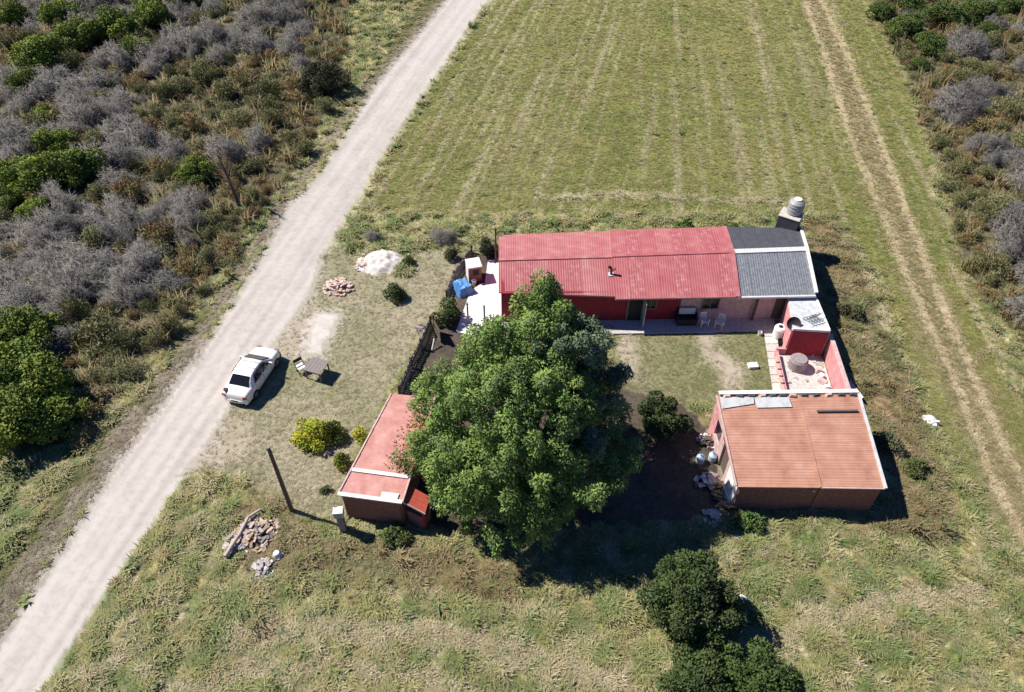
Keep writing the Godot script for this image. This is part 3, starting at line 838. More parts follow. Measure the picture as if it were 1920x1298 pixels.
func build_plants() -> void:
	build_big_tree()
	var dk := [Color(0.05, 0.085, 0.022), Color(0.062, 0.1, 0.026), Color(0.045, 0.075, 0.022), Color(0.07, 0.105, 0.03)]
	round_tree("largest dark green round tree standing in the rough grass near the shed", P(1285, 1165), 2.2, 3.9, dk, 101)
	round_tree("small dark round tree crowded against the larger one in rough grass", P(1292, 1305), 1.5, 3.0, dk, 102)
	round_tree("bright-topped round tree at the open end of the dark tree row", P(1395, 1312), 1.75, 3.1, [Color(0.055, 0.095, 0.022), Color(0.07, 0.115, 0.026)], 103)
	# shrubs about the yard, each where it stands
	var mg := [Color(0.06, 0.1, 0.025), Color(0.085, 0.125, 0.035), Color(0.05, 0.085, 0.025)]
	shrub("garden_shrub", "dark green shrub at the edge of the tree's shade beside the lawn", "shrub", P(1230, 808), 1.9, 2.4, 13000, 0.12, 0.35, [Color(0.04, 0.07, 0.022), Color(0.05, 0.082, 0.024)], 111)
	shrub("garden_shrub", "leafy green shrub standing on the bare front yard below the sand pile", "shrub", P(738, 555), 0.85, 0.9, 2600, 0.11, 0.3, mg, 112)
	shrub("garden_shrub", "dark rounded shrub beside the white concrete patio", "shrub", P(838, 600), 1.0, 1.5, 3600, 0.12, 0.3, dk, 113)
	shrub("garden_shrub", "low grey-green shrub behind the brick oven at the field edge", "shrub", P(850, 482), 0.6, 0.8, 1500, 0.1, 0.3, [Color(0.08, 0.09, 0.05), Color(0.06, 0.07, 0.035)], 114)
	shrub("garden_shrub", "dark leafy bush between the brick oven and the house end", "shrub", P(913, 478), 0.85, 1.2, 2600, 0.11, 0.3, [Color(0.045, 0.06, 0.025), Color(0.035, 0.05, 0.02)], 115)
	shrub("garden_shrub", "small green tuft of shrub beside the sand pile", "shrub", P(765, 495), 0.45, 0.5, 900, 0.1, 0.3, mg, 116)
	var yl := [Color(0.4, 0.42, 0.035), Color(0.48, 0.46, 0.05), Color(0.32, 0.38, 0.035)]
	var t := shrub("yellow_bush", "bright yellow-green bush on the front yard lawn near the pink roof", "shrub", P(586, 826), 1.35, 1.0, 5200, 0.12, 0.33, yl, 117)
	t = shrub("yellow_bush", "dark green bush with a yellowish side touching the yellow-green bush", "shrub", P(630, 818), 0.75, 0.95, 2500, 0.11, 0.33, [Color(0.16, 0.2, 0.03), Color(0.07, 0.11, 0.025)], 118)
	t = shrub("yellow_bush", "small yellow-green bush against the wall of the pink-roofed building", "shrub", P(637, 872), 0.6, 0.8, 1800, 0.11, 0.33, [Color(0.12, 0.17, 0.03), Color(0.2, 0.24, 0.03)], 119)
	shrub("yellow_bush", "thin yellow-green bush leaning on the pink roof edge", "shrub", P(680, 825), 0.45, 0.9, 900, 0.11, 0.33, yl, 120)
	shrub("garden_shrub", "tiny dark plant on the yard grass by the meter pillar", "shrub", P(612, 922), 0.28, 0.35, 400, 0.09, 0.3, mg, 121)
	shrub("garden_shrub", "bluish green weed bush along the outer wall of the orange-roofed shed", "shrub", P(1655, 842), 0.85, 1.0, 2400, 0.12, 0.25, [Color(0.085, 0.12, 0.06), Color(0.07, 0.1, 0.05), Color(0.13, 0.14, 0.07)], 122)
	shrub("garden_shrub", "yellowish weed bush past the corner of the orange-roofed shed", "shrub", P(1710, 880), 0.75, 0.7, 1800, 0.12, 0.25, [Color(0.13, 0.16, 0.045), Color(0.1, 0.13, 0.04)], 123)
	shrub("garden_shrub", "brown-green weed bush behind the red annexe wall", "shrub", P(1585, 590), 0.8, 0.9, 2000, 0.12, 0.25, [Color(0.1, 0.11, 0.05), Color(0.13, 0.11, 0.06)], 124)
	shrub("garden_shrub", "fresh green weed patch behind the red house roof", "shrub", P(1280, 432), 0.9, 0.6, 2600, 0.12, 0.3, [Color(0.09, 0.16, 0.035), Color(0.12, 0.19, 0.045)], 125)
	shrub("garden_shrub", "low fresh green weed patch behind the grey roof joint", "shrub", P(1370, 436), 0.8, 0.5, 2000, 0.12, 0.3, [Color(0.09, 0.15, 0.035), Color(0.12, 0.17, 0.045)], 126)
	shrub("garden_shrub", "green nettle patch under the shaded wall of the orange-roofed shed", "shrub", P(1400, 985), 0.75, 0.5, 2000, 0.12, 0.3, [Color(0.08, 0.15, 0.04), Color(0.1, 0.17, 0.05)], 127)
	shrub("garden_shrub", "green weed clump under the wall of the pink-roofed building", "shrub", P(740, 1010), 0.75, 0.5, 2000, 0.12, 0.3, [Color(0.09, 0.14, 0.04), Color(0.12, 0.16, 0.05)], 128)
	# lone dark bush by the road
	shrub("dark_bush", "lone dark rounded bush at the road verge by the thicket", "shrub", P(612, 172), 2.9, 3.0, 14000, 0.14, 0.3, [Color(0.05, 0.06, 0.03), Color(0.065, 0.075, 0.035), Color(0.04, 0.05, 0.025)], 130)
	# bright leafy bushes standing out of the thicket across the road
	var lf := [Color(0.14, 0.205, 0.026), Color(0.18, 0.245, 0.032), Color(0.11, 0.165, 0.026)]
	var ga: Array = []
	for k in 3:
		ga.append([foliage(dome_lobes(26, 1.25, 2.2, 0.5, 200 + k, 0.2), 12000, 0.11, 0.36, lf, 0.05, 210 + k), stems_mesh(7, 1.4, 2.2, 0.04, 220 + k)])
	var spots := [[85, 95, 1.9], [150, 60, 1.7], [215, 45, 1.9], [120, 20, 1.6], [290, 20, 1.6], [30, 20, 1.5], [265, 85, 1.2], [350, -10, 1.5], [60, 150, 1.3],
		[90, 215, 0.9], [110, 265, 1.3], [160, 310, 1.5], [90, 325, 1.6], [30, 330, 1.4], [15, 375, 1.1], [75, 395, 1.0], [370, 320, 1.15],
		[50, 625, 1.5], [20, 700, 1.9], [75, 720, 1.8], [45, 780, 1.7], [105, 775, 1.3], [10, 640, 1.4]]
	var i := 0
	for s in spots:
		var q: Array = ga[i % 3]
		var which: Array = ["green leafy bush in the clump facing the white car across the road", "green bush clump facing the car"]
		if s[0] == 370: which = ["lone small green leafy bush beside the dead tree in the thicket", ""]
		elif s[1] < 170: which = ["%s green leafy bush in the thicket clump furthest along the road" % ("large" if s[2] > 1.55 else "smaller"), "green bushes furthest along the road"]
		elif s[1] < 450: which = ["%s green leafy bush in the thicket clump level with the dead tree" % ("large" if s[2] > 1.35 else "small"), "green bushes level with the dead tree"]
		elif s[2] > 1.6: which[0] = "large green leafy bush in the clump facing the white car across the road"
		var tt := thing("leafy_bush", which[0], "bush", P(s[0], s[1] + 18.0 * s[2]), i * 1.7, which[1])
		tt.scale = Vector3(s[2] * 0.95, s[2] * 0.8, s[2] * 0.95)
		part(tt, "foliage", q[0], M.leaf)
		part(tt, "stem", q[1], M.bark)
		i += 1
	var spots2 := [[1690, 50, 1.5], [1740, 85, 1.3], [1765, 30, 1.6], [1650, 20, 1.2], [1820, 20, 1.5], [1880, 10, 1.3], [1700, 5, 1.3], [1850, 55, 0.9], [1722, 120, 0.8]]
	var lf2 := [Color(0.085, 0.135, 0.026), Color(0.11, 0.16, 0.03), Color(0.07, 0.11, 0.026)]
	var gb := [foliage(dome_lobes(26, 1.25, 2.0, 0.5, 240, 0.2), 12000, 0.11, 0.36, lf2, 0.05, 241), stems_mesh(7, 1.4, 2.0, 0.04, 242)]
	for s in spots2:
		var tt := thing("leafy_bush", "dark green leafy bush in the thicket beside the wheel tracks", "bush", P(s[0], s[1] + 12.0 * s[2]), i * 1.3, "green bushes beside the wheel tracks")
		tt.scale = Vector3(s[2], s[2] * 0.8, s[2])
		part(tt, "foliage", gb[0], M.leaf)
		part(tt, "stem", gb[1], M.bark)
		i += 1
	# grey thorn shrubs, olive shrubs and brown shrubs that fill the thicket
	var kinds := []
	var gc := [Color(0.175, 0.165, 0.175), Color(0.22, 0.205, 0.21), Color(0.125, 0.12, 0.125), Color(0.16, 0.165, 0.13)]
	for k in 3:
		kinds.append(["grey_shrub", twig_mesh(2600, 1.55, 1.55, gc, 300 + k), stems_mesh(8, 1.3, 1.2, 0.035, 310 + k), M.twig])
	var oc := [Color(0.14, 0.16, 0.06), Color(0.18, 0.19, 0.08), Color(0.115, 0.13, 0.055), Color(0.23, 0.21, 0.11)]
	for k in 2:
		kinds.append(["olive_shrub", foliage(dome_lobes(18, 1.0, 1.3, 0.4, 320 + k, 0.2), 2600, 0.14, 0.16, oc, -0.2, 322 + k, 0.5), stems_mesh(7, 1.1, 1.1, 0.03, 324 + k), M.leaf])
	var bc := [Color(0.28, 0.19, 0.085), Color(0.34, 0.25, 0.12), Color(0.2, 0.135, 0.07), Color(0.26, 0.23, 0.1)]
	for k in 2:
		kinds.append(["brown_shrub", foliage(dome_lobes(16, 0.9, 1.1, 0.36, 330 + k, 0.2), 2000, 0.15, 0.14, bc, -0.2, 332 + k, 0.6), stems_mesh(7, 1.0, 1.0, 0.03, 334 + k), M.leaf])
	var counts := {}
	rng.seed = 900
	var placed := []
	var tries := 0
	while placed.size() < 820 and tries < 16000:
		tries += 1
		var g := P(rng.randf_range(-140, 2060), rng.randf_range(-40, 900))
		if raw_zone(g.x, g.z) != THICKET: continue
		var right := g.x > 10.0
		var gz := n_big.get_noise_2d(g.x * 1.6 + 7.0, g.z * 1.6)
		var edge := 0
		for o in [Vector2(3.2, 1.5), Vector2(2.0, 3.0), Vector2(-3.0, 0), Vector2(0, 2.5)]:
			if raw_zone(g.x + o.x, g.z + o.y) != THICKET: edge = 1
		var kind := 0
		if edge: kind = 5 + rng.randi() % 2 if rng.randf() < 0.5 else 3 + rng.randi() % 2
		elif gz > (0.05 if right else -0.1) and g.distance_to(P(420, 190)) > 7.5: kind = rng.randi() % 3
		elif rng.randf() < 0.6: kind = 3 + rng.randi() % 2
		else: kind = 5 + rng.randi() % 2
		var sc := rng.randf_range(0.5, 1.35) * (0.75 if edge else 1.0)
		var ok := true
		for q in placed:
			if Vector2(q.x - g.x, q.z - g.z).length() < 0.66 * (sc + q.y): ok = false; break
		for s in spots:
			if P2(s[0], s[1] + 18.0 * s[2]).distance_to(Vector2(g.x, g.z)) < s[2] * 1.25: ok = false
		if not ok: continue
		var kk: Array = kinds[kind]
		var key: String = kk[0] + ("r" if right else "l")
		counts[key] = counts.get(key, 0) + 1
		if counts[key] > 290: continue
		placed.append(Vector3(g.x, sc, g.z))
		var adj: String = {"grey_shrub": "bare grey twiggy thorn shrub", "olive_shrub": "olive green shrub", "brown_shrub": "brown half-dry shrub"}[kk[0]]
		adj = ("big spreading " if sc > 1.1 else "small " if sc < 0.7 else "middling ") + adj
		if edge: adj += " at the outer edge"
		var where := "in the thicket beside the wheel tracks" if right else "in the thicket across the dirt road"
		var tt := thing(kk[0], adj + (" of the thicket " + where.substr(15) if edge else " " + where), "shrub", Vector3(g.x, -0.05, g.z), rng.randf() * TAU, ("grey" if kind < 3 else "olive" if kind < 5 else "brown") + " shrubs " + where)
		tt.scale = Vector3(sc * rng.randf_range(0.75, 1.5), sc * rng.randf_range(0.6, 1.3), sc * rng.randf_range(0.75, 1.4))
		part(tt, "foliage" if kk[3] == M.leaf else "twigs", kk[1], kk[3])
		part(tt, "stem", kk[2], M.bark)
	# dead tree
	var dt := thing("dead_tree", "tall dead brown tree leaning bare over the thicket edge", "tree", P(450, 388))
	var mb := MB.new()
	mb.tube(Vector3(0, -0.3, 0), Vector3(-0.3, 2.2, -0.2), 0.16, 0.1, 8)
	mb.tube(Vector3(-0.3, 2.2, -0.2), Vector3(-0.7, 4.2, -0.5), 0.1, 0.04, 8)
	part(dt, "trunk", mb.mesh(), M.bark)
	mb = MB.new()
	rng.seed = 12
	for k in 26:
		var f := rng.randf_range(0.35, 1.0)
		var b := Vector3(-0.7 * f, 4.2 * f, -0.5 * f)
		var d := Vector3(rng.randfn(), rng.randf_range(0.1, 1.0), rng.randfn()).normalized()
		var e := b + d * rng.randf_range(0.6, 1.5)
		mb.tube(b, e, 0.03, 0.01, 4, false)
		for q in 5:
			var e2 := b.lerp(e, rng.randf_range(0.4, 1.0))
			mb.tube(e2, e2 + (d + Vector3(rng.randfn(), rng.randfn(), rng.randfn()) * 0.7).normalized() * 0.45, 0.012, 0.005, 3, false)
	part(dt, "branches", mb.mesh(), plain(Color(0.2, 0.12, 0.08), 0.9))
	# dark stump by the verge
	var st := thing("tree_stump", "dark burnt stump standing at the thicket edge across from the car", "stump", P(326, 634))
	mb = MB.new()
	mb.tube(Vector3(0, -0.2, 0), Vector3(-0.1, 0.9, -0.05), 0.16, 0.1, 8)
	part(st, "trunk", mb.mesh(), plain(Color(0.03, 0.022, 0.02), 0.9))
	mb = MB.new()
	mb.tube(Vector3(-0.1, 0.8, -0.05), Vector3(-0.35, 1.15, 0.0), 0.07, 0.03, 6)
	mb.tube(Vector3(-0.1, 0.85, -0.05), Vector3(0.12, 1.25, -0.15), 0.06, 0.02, 6)
	part(st, "branch_stub", mb.mesh(), plain(Color(0.03, 0.022, 0.02), 0.9))
	# grey bare bush by the field corner
	for s in [[832, 445, 0.62], [700, 440, 0.4]]:
		var gs := thing("grey_shrub", "bare grey twiggy bush at the field corner above the sand pile", "shrub", P(s[0], s[1] + 8), 0.7, "bare bushes at the field corner")
		gs.scale = Vector3.ONE * s[2]
		part(gs, "twigs", kinds[1][1], M.twig)
		part(gs, "stem", kinds[1][2], M.bark)

# ---------------------------------------------------------------- roofs
# sheets side by side over the quad a-b (upper edge) and d-c (lower edge); ribs run from the upper to the lower edge
func roof_sheets(parent: Node, a: Vector3, b: Vector3, c: Vector3, d: Vector3, n: int, mats: Array, pitch := 0.15, amp := 0.0065) -> void:
	var up := (d - a).cross(b - a).normalized()
	var order := [0, 2, 3, 0, 3, 1]
	if up.y < 0.0:
		up = -up
		order = [0, 3, 2, 0, 1, 3]
	for i in n:
		var mb := MB.new()
		var u0 := i / float(n)
		var u1 := minf(1.0, (i + 1) / float(n) + 0.05 / a.distance_to(b))
		var wlen := (u1 - u0) * a.distance_to(b)
		var seg := maxi(4, int(wlen / pitch) * 4)
		var lift := 0.007 * (i % 2)
		var k0 := mb.v.size()
		for s in seg + 1:
			var u := lerpf(u0, u1, s / float(seg))
			var ph := TAU * (u - u0) * a.distance_to(b) / pitch
			var o := up * (cos(ph) * amp + lift)
			var along := (b - a).normalized()
			var nn := (up + along * sin(ph) * amp * TAU / pitch).normalized()
			mb.v.append(a.lerp(b, u) + o)
			mb.v.append(d.lerp(c, u) + o)
			mb.n.append(nn); mb.n.append(nn)
			mb.c.append(Color.WHITE); mb.c.append(Color.WHITE)
		for s in seg:
			for q in order:
				mb.ix.append(k0 + 2 * s + q)
		part(parent, "roof_sheet", mb.mesh(), mats[i % mats.size()])

func slab_between(parent: Node, called: String, q: Array, th: float, material: Material) -> MeshInstance3D:
	var mb := MB.new()
	var b := []
	for p in q: b.append(p - Vector3.UP * th)
	mb.hexa(b, q)
	return part(parent, called, mb.mesh(), material)

func strip(parent: Node, called: String, a: Vector3, b: Vector3, w: float, h: float, material: Material) -> MeshInstance3D:
	var d := (b - a)
	var mb := MB.new()
	var x := Transform3D(Basis(d.normalized(), Vector3.UP, d.normalized().cross(Vector3.UP)).orthonormalized(), (a + b) / 2.0)
	mb.box(x, Vector3(d.length(), h, w))
	return part(parent, called, mb.mesh(), material)

func wall_window(parent: Node, c: Vector3, w: float, h: float, yaw: float, frame_mat: Material) -> void:
	# a window set in a wall that faces local +z
	var f := pbox(parent, "window", c, Vector3(w, h, 0.05), M.glass, yaw)
	for s in [-1, 1]:
		pbox(f, "frame", Vector3(s * w / 2.0, 0, 0.02), Vector3(0.06, h + 0.1, 0.07), frame_mat)
		pbox(f, "frame", Vector3(0, s * h / 2.0, 0.021), Vector3(w - 0.06, 0.06, 0.068), frame_mat)
	pbox(f, "mullion", Vector3(0, 0, 0.022), Vector3(0.04, h - 0.06, 0.06), frame_mat)

func build_house() -> void:
	var t := thing("farm_house", "long low farmhouse with red and grey corrugated gable roofs", "house")
	var e1a := P(935, 548, 2.35); var e1b := P(1157, 556, 2.35)
	var r1a := P(935, 487, 3.0); var r1b := P(1150, 481, 3.0)
	var n1a := P(935, 441, 2.3); var n1b := P(1147, 433, 2.3)
	var e2a := P(1154, 561, 2.42); var e2b := P(1384, 557, 2.42)
	var r2a := P(1148, 480, 3.07); var r2b := P(1373, 472, 3.07)
	var n2a := P(1144, 432, 2.36); var n2b := P(1358, 425, 2.36)
	var e3a := P(1383, 556, 2.38); var e3b := P(1529, 553, 2.38)
	var r3a := P(1372, 472, 3.03); var r3b := P(1511, 467, 3.03)
	var n3a := P(1357, 425, 2.32); var n3b := P(1499, 428, 2.32)
	roof_sheets(t, r1a, r1b, n1b, n1a, 7, [M.red_roof_b])
	roof_sheets(t, r1a, r1b, e1b, e1a, 7, [M.red_roof, M.red_roof_c, M.red_roof_b])
	roof_sheets(t, r2a, r2b, n2b, n2a, 8, [M.red_roof, M.red_roof_c, M.red_roof, M.red_roof_b, M.red_roof_c])
	roof_sheets(t, r2a, r2b, e2b, e2a, 8, [M.red_roof, M.red_roof_c, M.red_roof])
	roof_sheets(t, r3a, r3b, n3b, n3a, 5, [M.dark_grey])  # same metal as the south slope; its duller sky reflection is painted dark grey
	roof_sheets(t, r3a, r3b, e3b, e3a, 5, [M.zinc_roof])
	var up := Vector3.UP * 0.012
	strip(t, "ridge_cap", r1a + up, r1b + up, 0.26, 0.05, M.red_roof_b)
	strip(t, "ridge_cap", r2a + up, r2b + up, 0.26, 0.05, M.red_roof)
	strip(t, "ridge_cap", r3a + up, r3b + up, 0.42, 0.05, M.zinc_light)
	strip(t, "verge_flashing", r2b + up * 2.4, e2b + up * 2.4, 0.3, 0.04, M.red_roof_b)
	strip(t, "verge_flashing", r2b + up * 2.4, n2b + up * 2.4, 0.3, 0.04, M.red_roof_b)
	for q in [[e1a, e1b], [e2a, e2b]]:
		strip(t, "eave_board", q[0] + Vector3(0, -0.06, -0.06), q[1] + Vector3(0, -0.06, -0.06), 0.05, 0.13, M.pale_pink)
	strip(t, "gutter", e3a + Vector3(0, -0.05, 0.06), e3b + Vector3(0, -0.05, 0.06), 0.14, 0.12, M.zinc_light)
	# walls
	var fa := Vector3(e1a.x + 0.25, 0, P(1155, 603).z)
	var fb := P(1470, 596)
	var fm := Vector3(P(1270, 600).x, 0, lerpf(fa.z, fb.z, 0.7))
	var fe := Vector3(e3b.x - 0.12, 0, fb.z)
	pwall(t, "front_wall", fa, fm, 2.42, 2.42, 0.2, M.red_wall)
	pwall(t, "front_wall", fm, fe, 2.42, 2.42, 0.2, M.pale_pink)
	var na := Vector3(n1a.x + 0.25, 0, n1a.z + 0.3)
	var nb := Vector3(n3b.x - 0.3, 0, n3b.z + 0.3)
	pwall(t, "back_wall", na, nb, 2.22, 2.22, 0.2, M.red_wall)
	for s in 2:
		var A: Vector3 = fa if s == 0 else fe
		var B: Vector3 = na if s == 0 else nb
		var C: Vector3 = (r1a if s == 0 else r3b) + Vector3(0.25 if s == 0 else -0.2, 0, 0)
		pwall(t, "gable_wall", A, C, 2.36, 2.95, 0.2, M.red_wall if s == 0 else M.pale_pink)
		pwall(t, "gable_wall", C, B, 2.95, 2.22, 0.2, M.red_wall if s == 0 else M.pale_pink)
	# white parapet along the outer gable
	var o := Vector3(0.06, 0.08, 0)
	strip(t, "parapet", r3b + o, e3b + o + Vector3(0.02, 0, -0.1), 0.17, 0.12, M.white_paint)
	strip(t, "parapet", r3b + o, n3b + o, 0.17, 0.12, M.white_paint)
	# porch floor
	slab_between(t, "porch_floor", [Vector3(fa.x, 0.1, fa.z + 0.1), Vector3(16.4, 0.1, fb.z + 0.1), Vector3(16.4, 0.1, fb.z + 1.25), Vector3(fa.x, 0.1, fa.z + 1.4)], 0.3, M.concrete)
	# doors and windows of the front
	var zf := func(x: float) -> float: return lerpf(fa.z, fb.z, clampf((x - fa.x) / (fb.x - fa.x), 0.0, 1.1)) + 0.11
	var x0 := P(1185, 590).x
	var dr := pbox(t, "door", Vector3(x0, 1.1, zf.call(x0)), Vector3(0.85, 2.0, 0.06), M.dark)  # near-black panel stands in for the unlit room behind the open doorway
	pbox(dr, "frame", Vector3(-0.46, 0.02, 0.02), Vector3(0.08, 2.06, 0.1), M.grey_wood)
	pbox(dr, "frame", Vector3(0.46, 0.02, 0.02), Vector3(0.08, 2.06, 0.1), M.grey_wood)
	var leaf := pbox(t, "open_door_leaf", Vector3(x0 + 0.5, 1.1, zf.call(x0) + 0.4), Vector3(0.05, 1.95, 0.75), M.bluewhite)
	pbox(leaf, "handle", Vector3(0.04, 0, 0.3), Vector3(0.05, 0.04, 0.12), M.dark_metal)
	var x1 := P(1202, 590).x + 0.35
	wall_window(t, Vector3(x1, 1.45, zf.call(x1)), 0.7, 0.8, 0.0, M.grey_wood)
	var x2 := P(1322, 590).x
	wall_window(t, Vector3(x2, 1.5, zf.call(x2)), 1.0, 1.0, 0.0, M.grey_wood)
	var x3 := P(1452, 590).x
	var d2 := pbox(t, "door", Vector3(x3, 1.1, zf.call(x3)), Vector3(0.8, 2.0, 0.06), M.wood)
	pbox(d2, "handle", Vector3(0.3, 0, 0.06), Vector3(0.1, 0.04, 0.05), M.dark_metal)
	var x4 := P(1408, 600).x
	pbox(t, "porch_post", Vector3(x4, 1.24, e3a.z - 0.35), Vector3(0.12, 2.26, 0.12), M.wood)
	# chimney pipe with two cowls on the red roof
	var v := thing("roof_vent", "short forked metal vent pipe on the red roof", "vent", P(1146, 515, 2.72))
	ptube(v, "pipe", Vector3(0, -0.1, 0), Vector3(-0.02, 0.5, 0), 0.075, 0.075, M.wood)
	ptube(v, "cowl", Vector3(-0.2, 0.6, -0.05), Vector3(-0.02, 0.48, 0), 0.1, 0.08, M.dark_metal)
	ptube(v, "cowl", Vector3(0.2, 0.5, 0.05), Vector3(-0.02, 0.42, 0), 0.1, 0.08, M.brick)
	part(v, "flashing", quad_plate(0.35, 0.3), M.zinc_light, T(Vector3(0, 0.03, 0), 0.0, 0.2))
	# post at the house end
	var po := thing("corner_post", "thin dark post at the end of the red roof", "post", P(930, 492))
	ptube(po, "shaft", Vector3(0, -0.2, 0), Vector3(0, 2.9, 0), 0.06, 0.05, M.wood)
	ptube(po, "crosspiece", Vector3(-0.18, 2.75, 0), Vector3(0.18, 2.75, 0), 0.025, 0.025, M.wood)

func quad_plate(w: float, d: float, th := 0.02) -> ArrayMesh:
	var mb := MB.new()
	mb.box(Transform3D.IDENTITY, Vector3(w, th, d))
	return mb.mesh()

func build_annexe() -> void:
	var t := thing("washroom_annexe", "small red annexe with a flat white roof at the house corner", "annexe")
	var q := [P(1478, 557, 2.1), P(1531, 557, 2.1), P(1558, 622, 2.1), P(1487, 618, 2.1)]
	slab_between(t, "roof_slab", q, 0.12, M.white_roof)
	var g := []
	var mid: Vector3 = (q[0] + q[1] + q[2] + q[3]) / 4.0
	for p in q: g.append(Vector3(lerpf(p.x, mid.x, 0.05), 0, lerpf(p.z, mid.z, 0.03)))
	pwall(t, "west_wall", g[0], g[3], 1.98, 1.98, 0.15, M.pink_wall)
	pwall(t, "south_wall", g[3], g[2], 1.975, 1.975, 0.15, M.red_wall)
	pwall(t, "east_wall", g[1], g[2], 1.98, 1.98, 0.15, M.pale_pink)
	strip(t, "roof_kerb", q[3] + Vector3(0.02, 0.03, -0.05), q[2] + Vector3(-0.02, 0.03, -0.05), 0.12, 0.07, M.white_paint)
	strip(t, "roof_kerb", q[1] + Vector3(-0.05, 0.032, 0), q[2] + Vector3(-0.05, 0.032, -0.1), 0.1, 0.07, M.white_paint)
	# satellite dish on the wall
	var d := thing("satellite_dish", "satellite dish coloured dark as its shaded side on the pink wall of the red annexe", "dish", P(1488, 607, 2.0), 0.5)
	var mb := MB.new()
	mb.lathe(Vector3.ZERO, [Vector2(0.0, 0.0), Vector2(0.18, 0.02), Vector2(0.32, 0.07), Vector2(0.4, 0.12), Vector2(0.41, 0.115), Vector2(0.3, 0.05), Vector2(0.0, -0.02)], 24)
	part(d, "reflector", mb.mesh(), plain(Color(0.035, 0.018, 0.028), 0.8), T(Vector3(-0.15, 0.15, 0.1), 0.0, 0.75, 0.5))  # near-black colour puts the dish's shaded side into the reflector
	ptube(d, "arm", Vector3(-0.15, 0.1, 0.1), Vector3(-0.25, 0.5, 0.42), 0.02, 0.02, M.dark_metal, 6)
	ptube(d, "bracket", Vector3(0.1, -0.3, 0), Vector3(-0.1, 0.12, 0.05), 0.03, 0.03, M.dark_metal, 6)
	# old metal frames thrown on the flat roof
	var f := thing("metal_frame", "rusty grey chair frames thrown on the flat white annexe roof", "frame", P(1519, 600, 2.12), 0.4)
	rng.seed = 44
	for i in 4:
		var b := Vector3(-0.35 + i * 0.22, 0.05, -0.25)
		ptube(f, "rail", b, b + Vector3(0.28, 0.1, 0.75), 0.022, 0.022, M.zinc_roof, 6)
		ptube(f, "leg", b + Vector3(0.1, 0.05, 0.25), b + Vector3(0.45, 0.32, 0.3), 0.02, 0.02, M.dark_metal, 6)
	ptube(f, "crossbar", Vector3(-0.4, 0.12, -0.2), Vector3(0.5, 0.14, -0.15), 0.02, 0.02, M.zinc_roof, 6)
	ptube(f, "crossbar", Vector3(-0.3, 0.14, 0.4), Vector3(0.65, 0.12, 0.45), 0.02, 0.02, M.zinc_roof, 6)
	# courtyard
	var c := thing("courtyard_floor", "pale broken concrete floor of the small walled yard", "floor")
	slab_between(c, "slab", [P(1456, 655, 0.08), P(1540, 662, 0.08), P(1572, 766, 0.08), P(1466, 768, 0.08)], 0.25, M.pale_concrete)
	rng.seed = 45
	for i in 26:
		var p := P(rng.randf_range(1475, 1550), rng.randf_range(665, 745), 0.1)
		pbox(c, "rubble_piece", p, Vector3(rng.randf_range(0.08, 0.24), rng.randf_range(0.05, 0.14), rng.randf_range(0.08, 0.22)), [M.pale_concrete, M.concrete, M.rubble, M.pale_pink][i % 4], rng.randf() * 3.0, rng.randf() * 0.3)
	var p0 := thing("paved_strip", "narrow pale paving strip beside the lawn and low wall", "paving")
	for i in 9:
		var f0 := i / 9.0
		var f1 := (i + 0.93) / 9.0
		var a := P(1432, 618, 0.06).lerp(P(1452, 750, 0.06), f0)
		var b := P(1432, 618, 0.06).lerp(P(1452, 750, 0.06), f1)
		var w := 0.75 if i < 3 else 0.55
		slab_between(p0, "paving_stone", [a, a + Vector3(w, 0, 0), b + Vector3(w, 0, 0), b], 0.18, [M.concrete, M.sand, M.pale_concrete][i % 3])
	var lw := thing("low_wall", "low pink brick wall round the broken concrete yard", "wall")
	pwall(lw, "wall", P(1452, 664), P(1478, 664), 0.5, 0.5, 0.16, M.pink_wall)
	pwall(lw, "wall", P(1453, 668), P(1470, 740), 0.5, 0.42, 0.16, M.pink_wall)
	for i in 5:
		pbox(lw, "coping_brick", P(1454, 670, 0.46).lerp(P(1468, 735, 0.42), i / 5.0 + 0.1) + Vector3(0, 0.08, 0), Vector3(0.2, 0.08, 0.4), M.brick_bits, 0.1)
	var r := thing("concrete_ring", "round grey concrete well ring standing on the broken yard floor", "well ring", P(1493, 690))
	mb = MB.new()
	mb.lathe(Vector3.ZERO, [Vector2(0.52, 0.0), Vector2(0.52, 0.72), Vector2(0.49, 0.76), Vector2(0.0, 0.78)], 24)
	part(r, "ring", mb.mesh(), M.grey_stone)
	mb = MB.new()
	mb.lathe(Vector3(0, 0.77, 0), [Vector2(0.44, 0.0), Vector2(0.44, 0.05), Vector2(0.0, 0.06)], 24)
	part(r, "lid", mb.mesh(), M.grey_stone)
	var bw := thing("boundary_wall", "weathered pink boundary wall between annexe and orange-roofed shed", "wall")
	pwall(bw, "wall", P(1543, 661), P(1577, 770), 1.5, 1.5, 0.18, M.pink_wall)
	pwall(bw, "coping", P(1543, 661), P(1577, 770), 1.56, 1.56, 0.24, M.pale_pink, 1.502)
	for i in 7:
		var q0 := P(1534, 700).lerp(P(1560, 762), i / 6.0)
		var bl := thing("pale_block", "whitish broken block lying along the pink boundary wall", "block", q0 + Vector3(0.1 * sin(i * 3.0), 0.1, 0), i * 1.1, "broken blocks along the pink wall")
		var blm := MB.new()
		var hx := 0.2 + 0.04 * (i % 3)
		blm.hexa([Vector3(-hx, 0, -0.12), Vector3(hx, 0, -0.16), Vector3(hx * 0.9, 0, 0.14), Vector3(-hx, 0, 0.1)], [Vector3(-hx * 0.8, 0.2, -0.1), Vector3(hx * 0.7, 0.26, -0.12), Vector3(hx * 0.6, 0.22, 0.1), Vector3(-hx * 0.7, 0.3, 0.08)])
		part(bl, "stone", blm.mesh(), M.white_paint if i % 2 else M.pale_pink)
